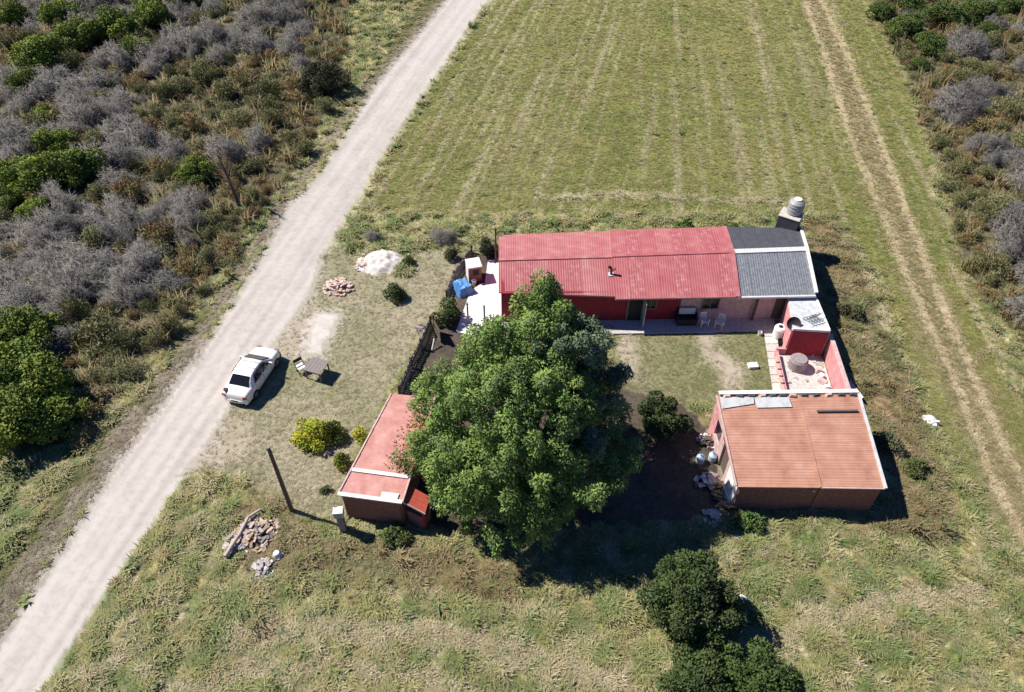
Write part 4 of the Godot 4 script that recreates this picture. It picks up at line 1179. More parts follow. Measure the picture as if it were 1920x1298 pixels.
	# white drum and bucket by the annexe
	var dr := thing("plastic_drum", "white plastic drum with a dark mouth beside the pink annexe wall", "drum", P(1458, 632))
	mb = MB.new()
	mb.lathe(Vector3.ZERO, [Vector2(0.0, 0.0), Vector2(0.3, 0.0), Vector2(0.36, 0.15), Vector2(0.36, 0.75), Vector2(0.3, 0.86), Vector2(0.14, 0.88)], 20)
	part(dr, "body", mb.mesh(), M.plastic_white)
	mb = MB.new()
	mb.lathe(Vector3(0, 0.87, 0), [Vector2(0.15, 0.0), Vector2(0.14, 0.02), Vector2(0.0, 0.02)], 16)
	part(dr, "mouth", mb.mesh(), M.dark)
	bucket("black bucket standing below the white plastic drum", P(1462, 645), M.dark, 0.16)
	bucket("white pail on the lawn edge by the paving strip", P(1424, 628), M.plastic_white, 0.13)
	# white sheet leaning outside
	var ws := thing("white_board", "white board leaning outside the pink boundary wall", "board", P(1594, 742), 0.25)
	part(ws, "panel", quad_plate(0.5, 1.3, 0.03), M.plastic_white, T(Vector3(0.1, 0.32, 0), 0.0, 0.0, 0.9))
	pbox(ws, "batten", Vector3(0.14, 0.3, 0.3), Vector3(0.5, 0.04, 0.06), M.white_paint, 0.0, 0.0, 0.9)

func bucket(label: String, at: Vector3, m: Material, r: float) -> void:
	var b := thing("bucket", label, "bucket", at)
	var mb := MB.new()
	mb.lathe(Vector3.ZERO, [Vector2(0.0, 0.0), Vector2(r * 0.8, 0.0), Vector2(r, r * 2.0), Vector2(r * 1.08, r * 2.0), Vector2(r * 1.08, r * 1.9), Vector2(r * 0.92, r * 1.9), Vector2(r * 0.75, r * 0.1), Vector2(0, r * 0.1)], 18)
	part(b, "body", mb.mesh(), m)
	mb = MB.new()
	for i in 8:
		var a0 := PI * i / 8.0
		var a1 := PI * (i + 1) / 8.0
		mb.tube(Vector3(cos(a0) * r, r * 1.9 + sin(a0) * r * 0.5, sin(a0) * r * 0.6), Vector3(cos(a1) * r, r * 1.9 + sin(a1) * r * 0.5, sin(a1) * r * 0.6), 0.01, 0.01, 5, false)
	part(b, "handle", mb.mesh(), M.dark_metal)

func build_tank() -> void:
	var at := P(1461, 474)
	var t := thing("tank_stand", "dark masonry tank stand rising behind the grey roof", "tank stand", at, -0.55)
	pbox(t, "block", Vector3(0, 1.5, 0), Vector3(1.35, 3.3, 1.1), M.dark_grey)
	pbox(t, "coping", Vector3(0, 3.2, 0), Vector3(1.4, 0.05, 1.15), M.concrete)
	pbox(t, "plinth", Vector3(0, 0.05, 0), Vector3(1.45, 0.4, 1.2), M.concrete)
	var w := thing("water_tank", "grey-white ribbed water tank on its dark stand behind the house", "tank", at + Vector3(0.22, 3.25, -0.15))
	var mb := MB.new()
	mb.lathe(Vector3.ZERO, [Vector2(0.0, 0.0), Vector2(0.48, 0.0), Vector2(0.52, 0.12), Vector2(0.5, 0.22), Vector2(0.53, 0.36), Vector2(0.5, 0.46), Vector2(0.53, 0.6), Vector2(0.5, 0.7), Vector2(0.51, 0.8), Vector2(0.36, 0.95), Vector2(0.24, 0.98)], 24)
	part(w, "body", mb.mesh(), M.tank)
	mb = MB.new()
	mb.lathe(Vector3(0, 0.97, 0), [Vector2(0.25, 0.0), Vector2(0.25, 0.09), Vector2(0.0, 0.12)], 20)
	part(w, "lid", mb.mesh(), M.white_paint)
	ptube(w, "pipe", Vector3(0.45, 0.1, 0.3), Vector3(0.5, -1.2, 0.35), 0.03, 0.03, M.plastic_white, 6)

func build_shed() -> void:
	var t := thing("storage_shed", "wide shed with an orange-brown sheet roof and brick walls", "shed")
	var nw := P(1345, 744, 2.78)
	var ne := P(1606, 740, 2.8)
	var se := P(1658, 916, 1.95)
	var sw := P(1382, 912, 2.0)
	var nm := nw.lerp(ne, 0.57)
	var sm := sw.lerp(se, 0.565)
	# the sheets lie across the slope, in rows from wall to wall
	var rows := 11
	for i in rows:
		var f0 := i / float(rows)
		var f1 := (i + 1) / float(rows)
		var lift := Vector3.UP * 0.012 * (rows - i)
		var m: Array = [M.terra_roof]
		roof_sheets(t, nw.lerp(sw, f0) + lift, nw.lerp(sw, f1) + lift, nm.lerp(sm, f1) + lift, nm.lerp(sm, f0) + lift, 1, m, 0.14, 0.0085)
		var g := Vector3(0.0, 0.05, 0.0)
		roof_sheets(t, nm.lerp(sm, f0) + lift + g, nm.lerp(sm, f1) + lift + g + Vector3(0, 0, 0.02), ne.lerp(se, f1) + lift + g * 0.5, ne.lerp(se, f0) + lift + g * 0.5, 1, m, 0.14, 0.0085)
	var w := [Vector3(nw.x + 0.15, 0, nw.z - 0.05), Vector3(ne.x - 0.1, 0, ne.z - 0.05), Vector3(se.x - 0.12, 0, se.z - 0.1), Vector3(sw.x + 0.18, 0, sw.z - 0.1)]
	var ms := Vector3(sm.x, 0, lerpf(w[3].z, w[2].z, 0.56))
	pwall(t, "south_wall", w[3], ms + Vector3(0.02, 0, 0), 1.96, 1.98, 0.18, M.brick)
	pwall(t, "south_wall", ms + Vector3(0.0, 0, 0.05), w[2] + Vector3(0, 0, 0.03), 1.985, 1.95, 0.18, M.brick)
	pwall(t, "north_wall", w[0], w[1], 2.98, 2.98, 0.2, M.pale_pink)
	pwall(t, "east_wall", w[1], w[2], 2.86, 1.97, 0.18, M.pale_pink)
	# the west wall, in pieces round its door and windows
	var W := func(f: float) -> Vector3: return w[0].lerp(w[3], f)
	var H := func(f: float) -> float: return lerpf(2.74, 1.95, f)
	pwall(t, "west_wall", W.call(0.0), W.call(0.16), H.call(0.0), H.call(0.16), 0.18, M.pink_wall)
	pwall(t, "west_wall", W.call(0.34), W.call(0.46), H.call(0.34), H.call(0.46), 0.18, M.pale_pink)
	pwall(t, "west_wall", W.call(0.66), W.call(0.72), H.call(0.66), H.call(0.72), 0.18, M.pale_pink)
	pwall(t, "west_wall", W.call(0.72), W.call(1.0), H.call(0.72), H.call(1.0), 0.181, M.white_paint)
	for q in [[0.16, 0.34, 0.7, 1.9], [0.46, 0.66, -0.1, 2.0]]:
		pwall(t, "west_wall", W.call(q[0]), W.call(q[1]), H.call(q[0]), H.call(q[1]), 0.178, M.pale_pink, q[3])
		if q[2] > 0.0:
			pwall(t, "west_wall", W.call(q[0]), W.call(q[1]), q[2], q[2], 0.178, M.pale_pink)
			pwall(t, "window", W.call(q[0]) + Vector3(0.05, 0, 0), W.call(q[1]) + Vector3(0.05, 0, 0), q[3], q[3], 0.04, M.glass, q[2])
		else:
			pwall(t, "door", W.call(q[0]) + Vector3(0.06, 0, 0), W.call(q[1]) + Vector3(0.06, 0, 0), q[3], q[3], 0.05, M.wood, 0.0)
	pbox(t, "lintel", W.call(0.56) + Vector3(-0.05, 2.05, 0), Vector3(0.26, 0.14, 1.3), M.red_wall)
	# copings and edges
	strip(t, "coping", w[0] + Vector3(-0.1, 3.02, 0), w[1] + Vector3(0.1, 3.02, 0), 0.24, 0.07, M.white_paint)
	strip(t, "barge_board", ne + Vector3(0.04, 0.16, 0), se + Vector3(0.04, 0.06, 0.05), 0.13, 0.12, M.white_roof)
	strip(t, "barge_board", nw + Vector3(-0.05, 0.1, 0), sw + Vector3(-0.05, 0.02, 0), 0.08, 0.12, M.pale_pink)
	strip(t, "eave_trim", sw + Vector3(0, 0.0, 0.03), sm + Vector3(0, 0.03, 0.03), 0.06, 0.07, M.terra_roof)
	strip(t, "eave_trim", sm + Vector3(0.05, 0.06, 0.07), se + Vector3(0, 0.03, 0.05), 0.06, 0.07, M.pale_pink)
	strip(t, "joint_strip", nm + Vector3(0, 0.18, 0), sm + Vector3(0, 0.08, 0.03), 0.12, 0.03, M.terra_roof)
	# whitewashed repair sheets at the high end, and a dark slot
	slab_between(t, "repair_sheet", [nw + Vector3(0.05, 0.19, 0.2), nw + Vector3(1.8, 0.19, 0.2), nw.lerp(sw, 0.11) + Vector3(1.75, 0.18, 0), nw.lerp(sw, 0.17) + Vector3(0.05, 0.18, 0)], 0.015, M.white_roof)
	slab_between(t, "repair_sheet", [nw + Vector3(1.82, 0.194, 0.2), nw + Vector3(3.6, 0.194, 0.2), nw.lerp(sw, 0.15) + Vector3(3.65, 0.184, 0), nw.lerp(sw, 0.16) + Vector3(1.85, 0.184, 0)], 0.015, M.white_roof)
	strip(t, "slot_cover", P(1532, 771, 2.86), P(1609, 770, 2.85), 0.1, 0.05, M.wood)
	pbox(t, "wall_lamp", Vector3(sw.x + 4.0 * 0.98 - 0.2, 1.75, w[3].z + 0.16), Vector3(0.14, 0.14, 0.14), M.concrete)
	for i in 12:
		var f := (i + 0.5) / 12.0
		var st := thing("roof_stone", "dark stone weighing down the upper edge of the orange-brown roof", "stone", w[0].lerp(w[1], f) + Vector3(0.1 * sin(i * 7.0), 2.94, 0.2), 0.2 * sin(i * 5.0), "stones along the shed roof edge")
		var blm := MB.new()
		blm.hexa([Vector3(-0.2, 0, -0.08), Vector3(0.2, 0, -0.1), Vector3(0.22, 0, 0.08), Vector3(-0.17, 0, 0.1)], [Vector3(-0.15, 0.09, -0.06), Vector3(0.16, 0.11, -0.07), Vector3(0.15, 0.1, 0.05), Vector3(-0.1, 0.12, 0.06)])
		part(st, "stone", blm.mesh(), M.dark_grey if i % 3 else M.brick_bits)

func build_left_building() -> void:
	var t := thing("brick_outbuilding", "narrow brick outbuilding with a faded pink sheet roof beside the big tree", "outbuilding")
	var nw := P(735, 741, 2.22)
	var sw := P(635, 927, 2.1)
	var se := P(753, 943, 2.1)
	var ne := P(815, 748, 2.22)
	var rows := 8
	for i in rows:
		var f0 := i / float(rows)
		var f1 := (i + 1.0) / rows
		var lift := Vector3.UP * 0.012 * (rows - i)
		roof_sheets(t, nw.lerp(sw, f0) + lift, nw.lerp(sw, f1) + lift, ne.lerp(se, f1) + lift, ne.lerp(se, f0) + lift, 1, [M.pink_roof], 0.14, 0.009)
	var i0 := Vector3(0.12, 0, 0)
	var g := [nw + i0, sw + i0 + Vector3(0.03, 0, -0.12), se - i0 + Vector3(0, 0, -0.12), ne - i0]
	pwall(t, "south_wall", g[1], g[2], 2.06, 2.06, 0.18, M.brick)
	pwall(t, "west_wall", g[0], g[1], 2.2, 2.06, 0.18, M.pale_pink)
	pwall(t, "east_wall", g[3], g[2], 2.2, 2.06, 0.18, M.brick)
	pwall(t, "north_wall", g[0], g[3], 2.2, 2.2, 0.18, M.brick)
	strip(t, "white_capping", sw + Vector3(-0.03, 0.05, 0), se + Vector3(0.03, 0.05, 0), 0.2, 0.06, M.white_paint)
	strip(t, "white_capping", nw.lerp(sw, 0.78) + Vector3(0.05, 0.08, 0), ne.lerp(se, 0.78) + Vector3(-0.05, 0.08, 0), 0.2, 0.05, M.white_paint)
	strip(t, "edge_strip", nw + Vector3(-0.03, 0.11, 0), sw + Vector3(-0.03, 0.03, 0), 0.08, 0.06, M.pale_pink)
	strip(t, "edge_strip", ne + Vector3(0.03, 0.11, 0), se + Vector3(0.03, 0.03, 0), 0.08, 0.06, M.pale_pink)
	slab_between(t, "patch_sheet", [P(716, 922, 2.2), P(748, 926, 2.2), P(744, 938, 2.17), P(713, 933, 2.17)], 0.02, M.white_paint)
	# red lean-to
	var l := thing("red_lean_to", "small red sheet lean-to on the end of the pink-roofed outbuilding", "lean-to")
	var a := P(757, 905, 2.03); var b := P(756, 941, 2.0); var c := P(797, 963, 1.6); var d := P(806, 932, 1.62)
	roof_sheets(l, a, b, c, d, 2, [plain_red()], 0.12, 0.012)
	strip(l, "fascia", b + Vector3(0, -0.02, 0.03), c + Vector3(0, -0.02, 0.03), 0.05, 0.1, M.pale_pink)
	pwall(l, "end_wall", b + Vector3(0.1, 0, -0.15), c + Vector3(-0.1, 0, -0.1), 1.1, 1.1, 0.14, M.brick)
	pbox(l, "corner_post", c + Vector3(-0.12, -0.82, -0.1), Vector3(0.14, 1.6, 0.14), M.red_wall)
	pbox(l, "corner_post", d + Vector3(-0.1, -0.85, 0.05), Vector3(0.12, 1.58, 0.12), M.red_wall)
	pwall(l, "side_wall", c + Vector3(-0.12, 0, -0.2), d + Vector3(-0.1, 0, 0.1), 0.9, 0.9, 0.12, M.brick)
	# fallen leaves on the roof
	rng.seed = 61
	var mb := MB.new()
	for i in 900:
		var f := rng.randf_range(0.06, 0.74)
		var u := 1.0 - rng.randf() * rng.randf() * 0.55
		var p := nw.lerp(sw, f).lerp(ne.lerp(se, f), u) + Vector3.UP * 0.115
		var a2 := Vector3(rng.randfn(), 0.1, rng.randfn()).normalized() * 0.11
		mb.leaf(p, a2, a2.cross(Vector3.UP) * 0.4, Vector3.UP, Color(0.36, 0.2, 0.09) * rng.randf_range(0.5, 1.2))
	var lv := part(self, "leaf_litter", mb.mesh(), M.twig)
	tag(lv, "dry orange leaves fallen on the pink sheet roof", "leaves")
	lv.set_meta("kind", "stuff")
	# meter pillar
	var mp := thing("meter_pillar", "grey masonry meter pillar with a white box at the outbuilding corner", "pillar", P(645, 996), 0.1)
	pbox(mp, "shaft", Vector3(0, 0.7, 0), Vector3(0.3, 1.56, 0.3), M.grey_stone)
	var bx := pbox(mp, "meter_box", Vector3(0.0, 1.68, 0.02), Vector3(0.46, 0.4, 0.4), M.white_paint)
	pbox(bx, "door", Vector3(0, -0.02, 0.205), Vector3(0.36, 0.3, 0.02), M.concrete)
	pbox(mp, "base", Vector3(0.0, 0.02, 0), Vector3(0.5, 0.2, 0.5), M.concrete)
	# utility pole
	var up := thing("wooden_pole", "bare dark wooden pole standing on the yard edge near the road", "pole", P(547, 957))
	ptube(up, "shaft", Vector3(0, -0.4, 0), Vector3(0, 5.1, 0), 0.12, 0.085, M.wood, 12)
	ptube(up, "cap", Vector3(0, 5.1, 0), Vector3(0, 5.14, 0), 0.1, 0.09, M.zinc_roof, 12)
	ptube(up, "hook", Vector3(0, 4.85, 0), Vector3(0.16, 4.92, 0.05), 0.015, 0.015, M.dark_metal, 6)

func plain_red() -> StandardMaterial3D:
	if not M.has("fresh_red"):
		M.fresh_red = tex_mat(two(Color(0.42, 0.075, 0.045), Color(0.53, 0.12, 0.08)), 0.02, 2.0, 0.6, 41)
	return M.fresh_red

# ---------------------------------------------------------------- yard things
func heap(lobes: int, rx: float, rz: float, h: float, sd: int) -> ArrayMesh:
	var fn := FastNoiseLite.new()
	fn.seed = sd
	fn.frequency = 0.9
	var mb := MB.new()
	var n := 26
	var g := []
	for j in n + 1:
		for i in n + 1:
			var u := i / float(n) * 2.0 - 1.0
			var v := j / float(n) * 2.0 - 1.0
			var r := sqrt(u * u + v * v)
			var e := 1.0 + 0.25 * fn.get_noise_2d(u * 2.0, v * 2.0 + 9.0)
			var y := maxf(0.0, 1.0 - pow(r * e, 1.6)) * h * (1.0 + 0.5 * fn.get_noise_2d(u * lobes, v * lobes)) - 0.06
			g.append(Vector3(u * rx, y, v * rz))
	var secs := []
	for j in n + 1:
		secs.append(g.slice(j * (n + 1), (j + 1) * (n + 1)))
	return smooth_loft(secs)

func bricks(called: String, label: String, cat: String, at: Vector3, n: int, r: float, m: Array, size: Vector3, sd: int, hh := 0.35) -> void:
	var t := thing(called, label, cat, at)
	rng.seed = sd
	for i in n:
		var a := rng.randf() * TAU
		var q := sqrt(rng.randf())
		var y := (1.0 - q) * hh + 0.04
		pbox(t, "piece", Vector3(cos(a) * r * q, y, sin(a) * r * q * 0.9), size * rng.randf_range(0.7, 1.2), m[i % m.size()], rng.randf() * 3.1, rng.randf_range(-0.4, 0.4), rng.randf_range(-0.3, 0.3))

func chair(label: String, at: Vector3, yaw: float, m: Material, group := "") -> void:
	var t := thing("plastic_chair", label, "chair", at, yaw, group)
	pbox(t, "seat", Vector3(0, 0.42, 0), Vector3(0.44, 0.04, 0.44), m)
	for s in [-1, 1]:
		ptube(t, "leg", Vector3(s * 0.24, 0, 0.24), Vector3(s * 0.2, 0.42, 0.2), 0.025, 0.03, m, 6)
		ptube(t, "leg", Vector3(s * 0.24, 0, -0.26), Vector3(s * 0.2, 0.42, -0.2), 0.025, 0.03, m, 6)
		pbox(t, "armrest", Vector3(s * 0.25, 0.64, 0.0), Vector3(0.06, 0.03, 0.46), m)
		pbox(t, "armrest_support", Vector3(s * 0.25, 0.53, 0.2), Vector3(0.05, 0.2, 0.04), m)
	for i in 4:
		pbox(t, "back_slat", Vector3(-0.165 + i * 0.11, 0.64, -0.24), Vector3(0.07, 0.42, 0.03), m, 0.0, -0.15)
	pbox(t, "top_rail", Vector3(0, 0.86, -0.275), Vector3(0.44, 0.07, 0.035), m, 0.0, -0.15)

func build_yard() -> void:
	# sand and bricks
	var s := thing("sand_pile", "pale sand pile spread on the front yard near the road", "sand", P(716, 492))
	part(s, "mound", heap(3, 1.75, 1.45, 0.62, 3), M.sand)
	rng.seed = 71
	for i in 14:
		pbox(s, "stone", Vector3(rng.randf_range(-1.4, -0.5), 0.1 + rng.randf() * 0.12, rng.randf_range(-0.6, 0.8)), Vector3(0.16, 0.11, 0.13) * rng.randf_range(0.6, 1.5), [M.brick_bits, M.rubble, M.wood][i % 3], rng.randf() * 3.0, 0.2)
	bricks("brick_heap", "loose heap of broken pink bricks by the sand pile", "bricks", P(635, 540), 95, 1.0, [M.brick_bits, M.pale_pink, M.brick_bits, M.sand], Vector3(0.24, 0.1, 0.13), 72, 0.28)
	bricks("brick_heap", "small scatter of broken bricks at the sand pile foot", "bricks", P(681, 500), 30, 0.6, [M.brick_bits, M.sand, M.rubble], Vector3(0.24, 0.1, 0.13), 73, 0.2)
	bricks("rubble_heap", "heap of brownish rubble and branches below the wooden pole", "rubble", P(484, 1000), 120, 1.15, [M.straw_bits, M.rubble, M.rubble, M.straw_bits, M.brick_bits, M.grey_wood], Vector3(0.36, 0.05, 0.12), 74, 0.4)
	bricks("rubble_heap", "pale grey heap of broken concrete in the rough grass", "rubble", P(492, 1070), 45, 0.55, [M.pale_concrete, M.concrete, M.grey_stone], Vector3(0.26, 0.12, 0.16), 75, 0.3)
	bricks("rubble_heap", "flat grey rubble strip beside the brownish heap", "rubble", P(445, 1018), 34, 0.6, [M.concrete, M.rubble, M.grey_stone], Vector3(0.3, 0.08, 0.2), 76, 0.15)
	var lg := thing("grey_log", "long grey weathered branch lying along the rubble heap", "log", P(452, 1012))
	var la := Vector3.ZERO
	var pts := [P(425, 1050) - lg.position, P(450, 1012) - lg.position, P(470, 975) - lg.position, P(492, 962) - lg.position]
	for i in 3:
		ptube(lg, "limb", pts[i] + Vector3(0, 0.3, 0), pts[i + 1] + Vector3(0, 0.34, 0), 0.11 - i * 0.02, 0.09 - i * 0.02, M.rubble, 7)
	var wb := thing("white_basin", "white plastic basin upturned in the rough grass by the rubble", "basin", P(520, 1042))
	var mb := MB.new()
	mb.lathe(Vector3.ZERO, [Vector2(0.0, 0.28), Vector2(0.13, 0.27), Vector2(0.16, 0.22), Vector2(0.22, 0.06), Vector2(0.24, 0.05)], 18)
	part(wb, "bowl", mb.mesh(), M.plastic_white)
	mb = MB.new()
	mb.lathe(Vector3(0, 0.03, 0), [Vector2(0.23, 0.0), Vector2(0.27, 0.0), Vector2(0.27, 0.03), Vector2(0.23, 0.03)], 18)
	part(wb, "rim", mb.mesh(), M.plastic_white)
	# table and chair by it
	var tb := thing("yard_table", "grey wooden table standing on the front yard near the car", "table", P(597, 703), -0.35)
	for i in 5:
		pbox(tb, "plank", Vector3(-0.44 + i * 0.22, 0.78, 0), Vector3(0.21, 0.04, 1.1), M.grey_wood)
	for q in [[-1, -1], [1, -1], [1, 1], [-1, 1]]:
		pbox(tb, "leg", Vector3(q[0] * 0.46, 0.37, q[1] * 0.46), Vector3(0.07, 0.78, 0.07), M.grey_wood)
	pbox(tb, "apron", Vector3(0, 0.71, 0.5), Vector3(0.9, 0.09, 0.04), M.grey_wood)
	pbox(tb, "apron", Vector3(0, 0.71, -0.5), Vector3(0.9, 0.09, 0.04), M.grey_wood)
	var ch := thing("folding_chair", "dark folding chair with a white seat beside the grey table", "chair", P(566, 697), 0.7)
	part(ch, "seat", quad_plate(0.46, 0.42, 0.04), M.plastic_white, T(Vector3(0, 0.44, 0), 0, 0.1))
	for k in [-1, 1]:
		ptube(ch, "leg", Vector3(k * 0.25, 0, 0.3), Vector3(k * 0.25, 0.85, -0.28), 0.025, 0.025, M.dark_metal, 6)
		ptube(ch, "leg", Vector3(k * 0.23, 0, -0.3), Vector3(k * 0.23, 0.46, 0.2), 0.025, 0.025, M.dark_metal, 6)
	pbox(ch, "backrest", Vector3(0, 0.78, -0.25), Vector3(0.5, 0.18, 0.03), M.dark_metal, 0, -0.5)
	# patio, posts, oven, tub
	var pt := thing("concrete_patio", "bright white concrete patio at the end of the red house", "patio")
	slab_between(pt, "slab", [P(915, 488, 0.08), P(940, 486, 0.08), P(944, 640, 0.08), P(905, 560, 0.08)], 0.25, M.white_paint)
	slab_between(pt, "slab", [P(882, 545, 0.076), P(906, 530, 0.076), P(944, 642, 0.076), P(855, 622, 0.076)], 0.25, M.white_paint)
	for q in [[878, 607, "grey wooden patio post nearest the rounded dark shrub"], [909, 612, "grey wooden patio post nearest the red house"]]:
		var p := thing("patio_post", q[2], "post", P(q[0], q[1], 0.05))
		ptube(p, "shaft", Vector3(0, -0.2, 0), Vector3(0, 1.75, 0), 0.06, 0.055, M.grey_wood, 8)
		ptube(p, "peg", Vector3(-0.12, 1.6, 0), Vector3(0.12, 1.6, 0), 0.015, 0.015, M.dark_metal, 5)
	var ov := thing("brick_oven", "brick outdoor oven with a white top by the patio", "oven", P(889, 520), 0.25)
	pbox(ov, "body", Vector3(0, 0.55, 0), Vector3(0.85, 1.2, 0.9), M.brick)
	pbox(ov, "top", Vector3(0, 1.19, 0), Vector3(0.95, 0.1, 1.0), M.white_paint)
	pbox(ov, "sunlit_side", Vector3(-0.44, 0.55, 0), Vector3(0.04, 1.15, 0.88), M.white_paint)  # white panel paints the oven's west face as sunlit
	pbox(ov, "mouth", Vector3(0.05, 0.75, 0.455), Vector3(0.4, 0.4, 0.03), M.dark)
	var tub := thing("blue_tarp_bundle", "bright blue tarpaulin over a low crate beside the brick oven", "tarpaulin", P(868, 545), 0.5)
	mb = MB.new()
	var n := 14
	var fn := FastNoiseLite.new()
	fn.seed = 5
	fn.frequency = 1.3
	var gpts := []
	for j in n + 1:
		for i in n + 1:
			var u := i / float(n) * 2.0 - 1.0
			var v := j / float(n) * 2.0 - 1.0
			var e := maxf(absf(u), absf(v))
			var y := 0.62 if e < 0.72 else lerpf(0.6, 0.0, clampf((e - 0.72) / 0.28, 0.0, 1.0))
			y += fn.get_noise_2d(u, v) * 0.12 * (1.0 if e < 0.95 else 0.0)
			gpts.append(Vector3(u * 0.55 + fn.get_noise_2d(v * 2.0, 7.0) * 0.05, y, v * 0.68 + fn.get_noise_2d(u * 2.0, 3.0) * 0.06))
	for j in n:
		for i in n:
			var k := j * (n + 1) + i
			mb.quad(gpts[k], gpts[k + 1], gpts[k + n + 2], gpts[k + n + 1])
	part(tub, "tarpaulin", mb.mesh(), M.blue)
	pbox(tub, "crate", Vector3(0, 0.27, 0), Vector3(0.74, 0.5, 0.9), M.wood)
	bucket("small white bucket at the patio edge beside the blue tarpaulin", P(889, 532), M.plastic_white, 0.15)
	# low board fence round the tarpaulin and the long board fence
	fence("plank_fence", "weathered low plank fence running behind the blue tarpaulin", [P(838, 558), P(852, 522), P(884, 474)], 0.55, 0.16)
	fence("plank_fence", "dark plank fence between the front yard and the big tree", [P(808, 612), P(790, 655), P(772, 690), P(750, 742)], 0.75, 0.15)
	var gt := thing("wooden_gate", "dark wooden gate standing open at the end of the plank fence", "gate", P(815, 622), -1.15)
	for i in 7:
		pbox(gt, "plank", Vector3(0.1 + i * 0.16, 0.6, 0), Vector3(0.13, 1.05, 0.03), M.wood)
	pbox(gt, "rail", Vector3(0.6, 0.3, 0.03), Vector3(1.2, 0.1, 0.04), M.wood)
	pbox(gt, "rail", Vector3(0.6, 0.9, 0.03), Vector3(1.2, 0.1, 0.04), M.wood)
	pbox(gt, "post", Vector3(-0.02, 0.65, 0), Vector3(0.12, 1.5, 0.12), M.wood)
	var pp := thing("white_pipe", "short pale pipe leaning inside the plank fence", "pipe", P(810, 655))
	ptube(pp, "tube", Vector3(0, 0.05, 0.2), Vector3(0.15, 0.5, -0.35), 0.05, 0.05, M.zinc_light, 8)
	ptube(pp, "collar", Vector3(0.13, 0.44, -0.28), Vector3(0.16, 0.52, -0.38), 0.065, 0.065, M.zinc_light, 8)
	var ash := thing("ash_heap", "flat purplish ash heap on the front yard by the fence", "ash", P(791, 618))
	part(ash, "mound", heap(4, 0.62, 0.62, 0.13, 9), M.grey_stone)
	rng.seed = 83
	for i in 8:
		ptube(ash, "charred_stick", Vector3(rng.randf_range(-0.4, 0.4), 0.1, rng.randf_range(-0.4, 0.4)), Vector3(rng.randf_range(-0.4, 0.4), 0.12, rng.randf_range(-0.4, 0.4)), 0.02, 0.015, M.wood, 5)
	# porch furniture
	chair("white plastic chair on the shaded porch next to the dark bench", P(1318, 610, 0.1), 0.2, M.plastic_white)
	chair("white plastic chair turned sideways on the shaded porch", P(1348, 613, 0.1), -0.5, M.plastic_white)
	var be := thing("porch_bench", "dark bench with a pale cushion against the porch wall", "bench", P(1285, 605, 0.1))
	pbox(be, "seat", Vector3(0, 0.42, 0), Vector3(1.2, 0.08, 0.6), M.dark)
	pbox(be, "front", Vector3(0, 0.2, 0.27), Vector3(1.18, 0.38, 0.05), M.dark)
	pbox(be, "backrest", Vector3(0, 0.7, -0.27), Vector3(1.2, 0.5, 0.08), M.dark)
	pbox(be, "cushion", Vector3(0.02, 0.82, -0.2), Vector3(1.0, 0.42, 0.1), M.bluewhite, 0, -0.2)
	for k in [-1, 1]: pbox(be, "armrest", Vector3(k * 0.6, 0.45, 0), Vector3(0.08, 0.5, 0.6), M.dark)
	# things on the lawn
	var wx := thing("white_crate", "small white box lying on the inner lawn", "box", P(1411, 688), 0.1)
	pbox(wx, "base", Vector3(0, 0.08, 0), Vector3(0.55, 0.16, 0.36), M.plastic_white)
	pbox(wx, "lid", Vector3(0, 0.175, 0), Vector3(0.58, 0.03, 0.39), M.white_paint)
	var gh := thing("garden_hose", "green hose laid along the shaded porch edge", "hose", P(1400, 626))
	mb = MB.new()
	for i in 16:
		var a0 := -1.0 + i * 0.12
		mb.tube(Vector3(a0, 0.03, sin(i * 0.9) * 0.07), Vector3(a0 + 0.12, 0.03, sin((i + 1) * 0.9) * 0.07), 0.028, 0.028, 6, false)
	part(gh, "tube", mb.mesh(), plain(Color(0.06, 0.2, 0.1), 0.5))
	ptube(gh, "nozzle", Vector3(0.92, 0.03, sin(16 * 0.9) * 0.07), Vector3(1.08, 0.04, 0.02), 0.035, 0.02, M.plastic_white, 8)
	# by the shed's wall
	for q in [[1312, 866, "bluish plastic can in the tree shade by the shed wall"], [1335, 862, "bluish plastic can leaning beside the shed's dark door"]]:
		var c := thing("plastic_can", q[2], "can", P(q[0], q[1]), 0.5)
		mb = MB.new()
		mb.lathe(Vector3.ZERO, [Vector2(0, 0), Vector2(0.2, 0), Vector2(0.22, 0.06), Vector2(0.22, 0.4), Vector2(0.1, 0.52), Vector2(0.06, 0.56)], 16)
		part(c, "body", mb.mesh(), M.bluewhite)
		ptube(c, "cap", Vector3(0, 0.54, 0), Vector3(0, 0.62, 0), 0.07, 0.07, M.blue, 10)
	var fw := thing("firewood_pile", "pile of split orange-brown firewood by the shed corner", "firewood", P(1347, 940))
	rng.seed = 84
	for i in 34:
		var p := Vector3(rng.randf_range(-0.3, 0.3), 0.08 + rng.randf() * 0.35, rng.randf_range(-0.75, 0.75))
		var a := rng.randf_range(-0.7, 0.7)
		ptube(fw, "log", p, p + Vector3(cos(a) * 0.4, rng.randf_range(-0.05, 0.1), sin(a) * 0.4), 0.065, 0.055, M.log, 7)
	bricks("scrap_heap", "heap of pale cloth and board scraps in the tree shade", "scrap", P(1328, 905), 40, 0.62, [M.sand, M.pale_concrete, M.pale_pink, M.wood], Vector3(0.34, 0.05, 0.26), 85, 0.35)
	bricks("scrap_heap", "low scatter of pale scraps beyond the firewood pile", "scrap", P(1335, 972), 20, 0.5, [M.sand, M.concrete, M.rubble], Vector3(0.3, 0.05, 0.2), 86, 0.15)
	bricks("scrap_heap", "mixed dark and pink scraps piled under the shed windows", "scrap", P(1324, 830), 40, 0.45, [M.pale_pink, M.dark, M.wood, M.white_paint], Vector3(0.3, 0.12, 0.22), 87, 0.5)
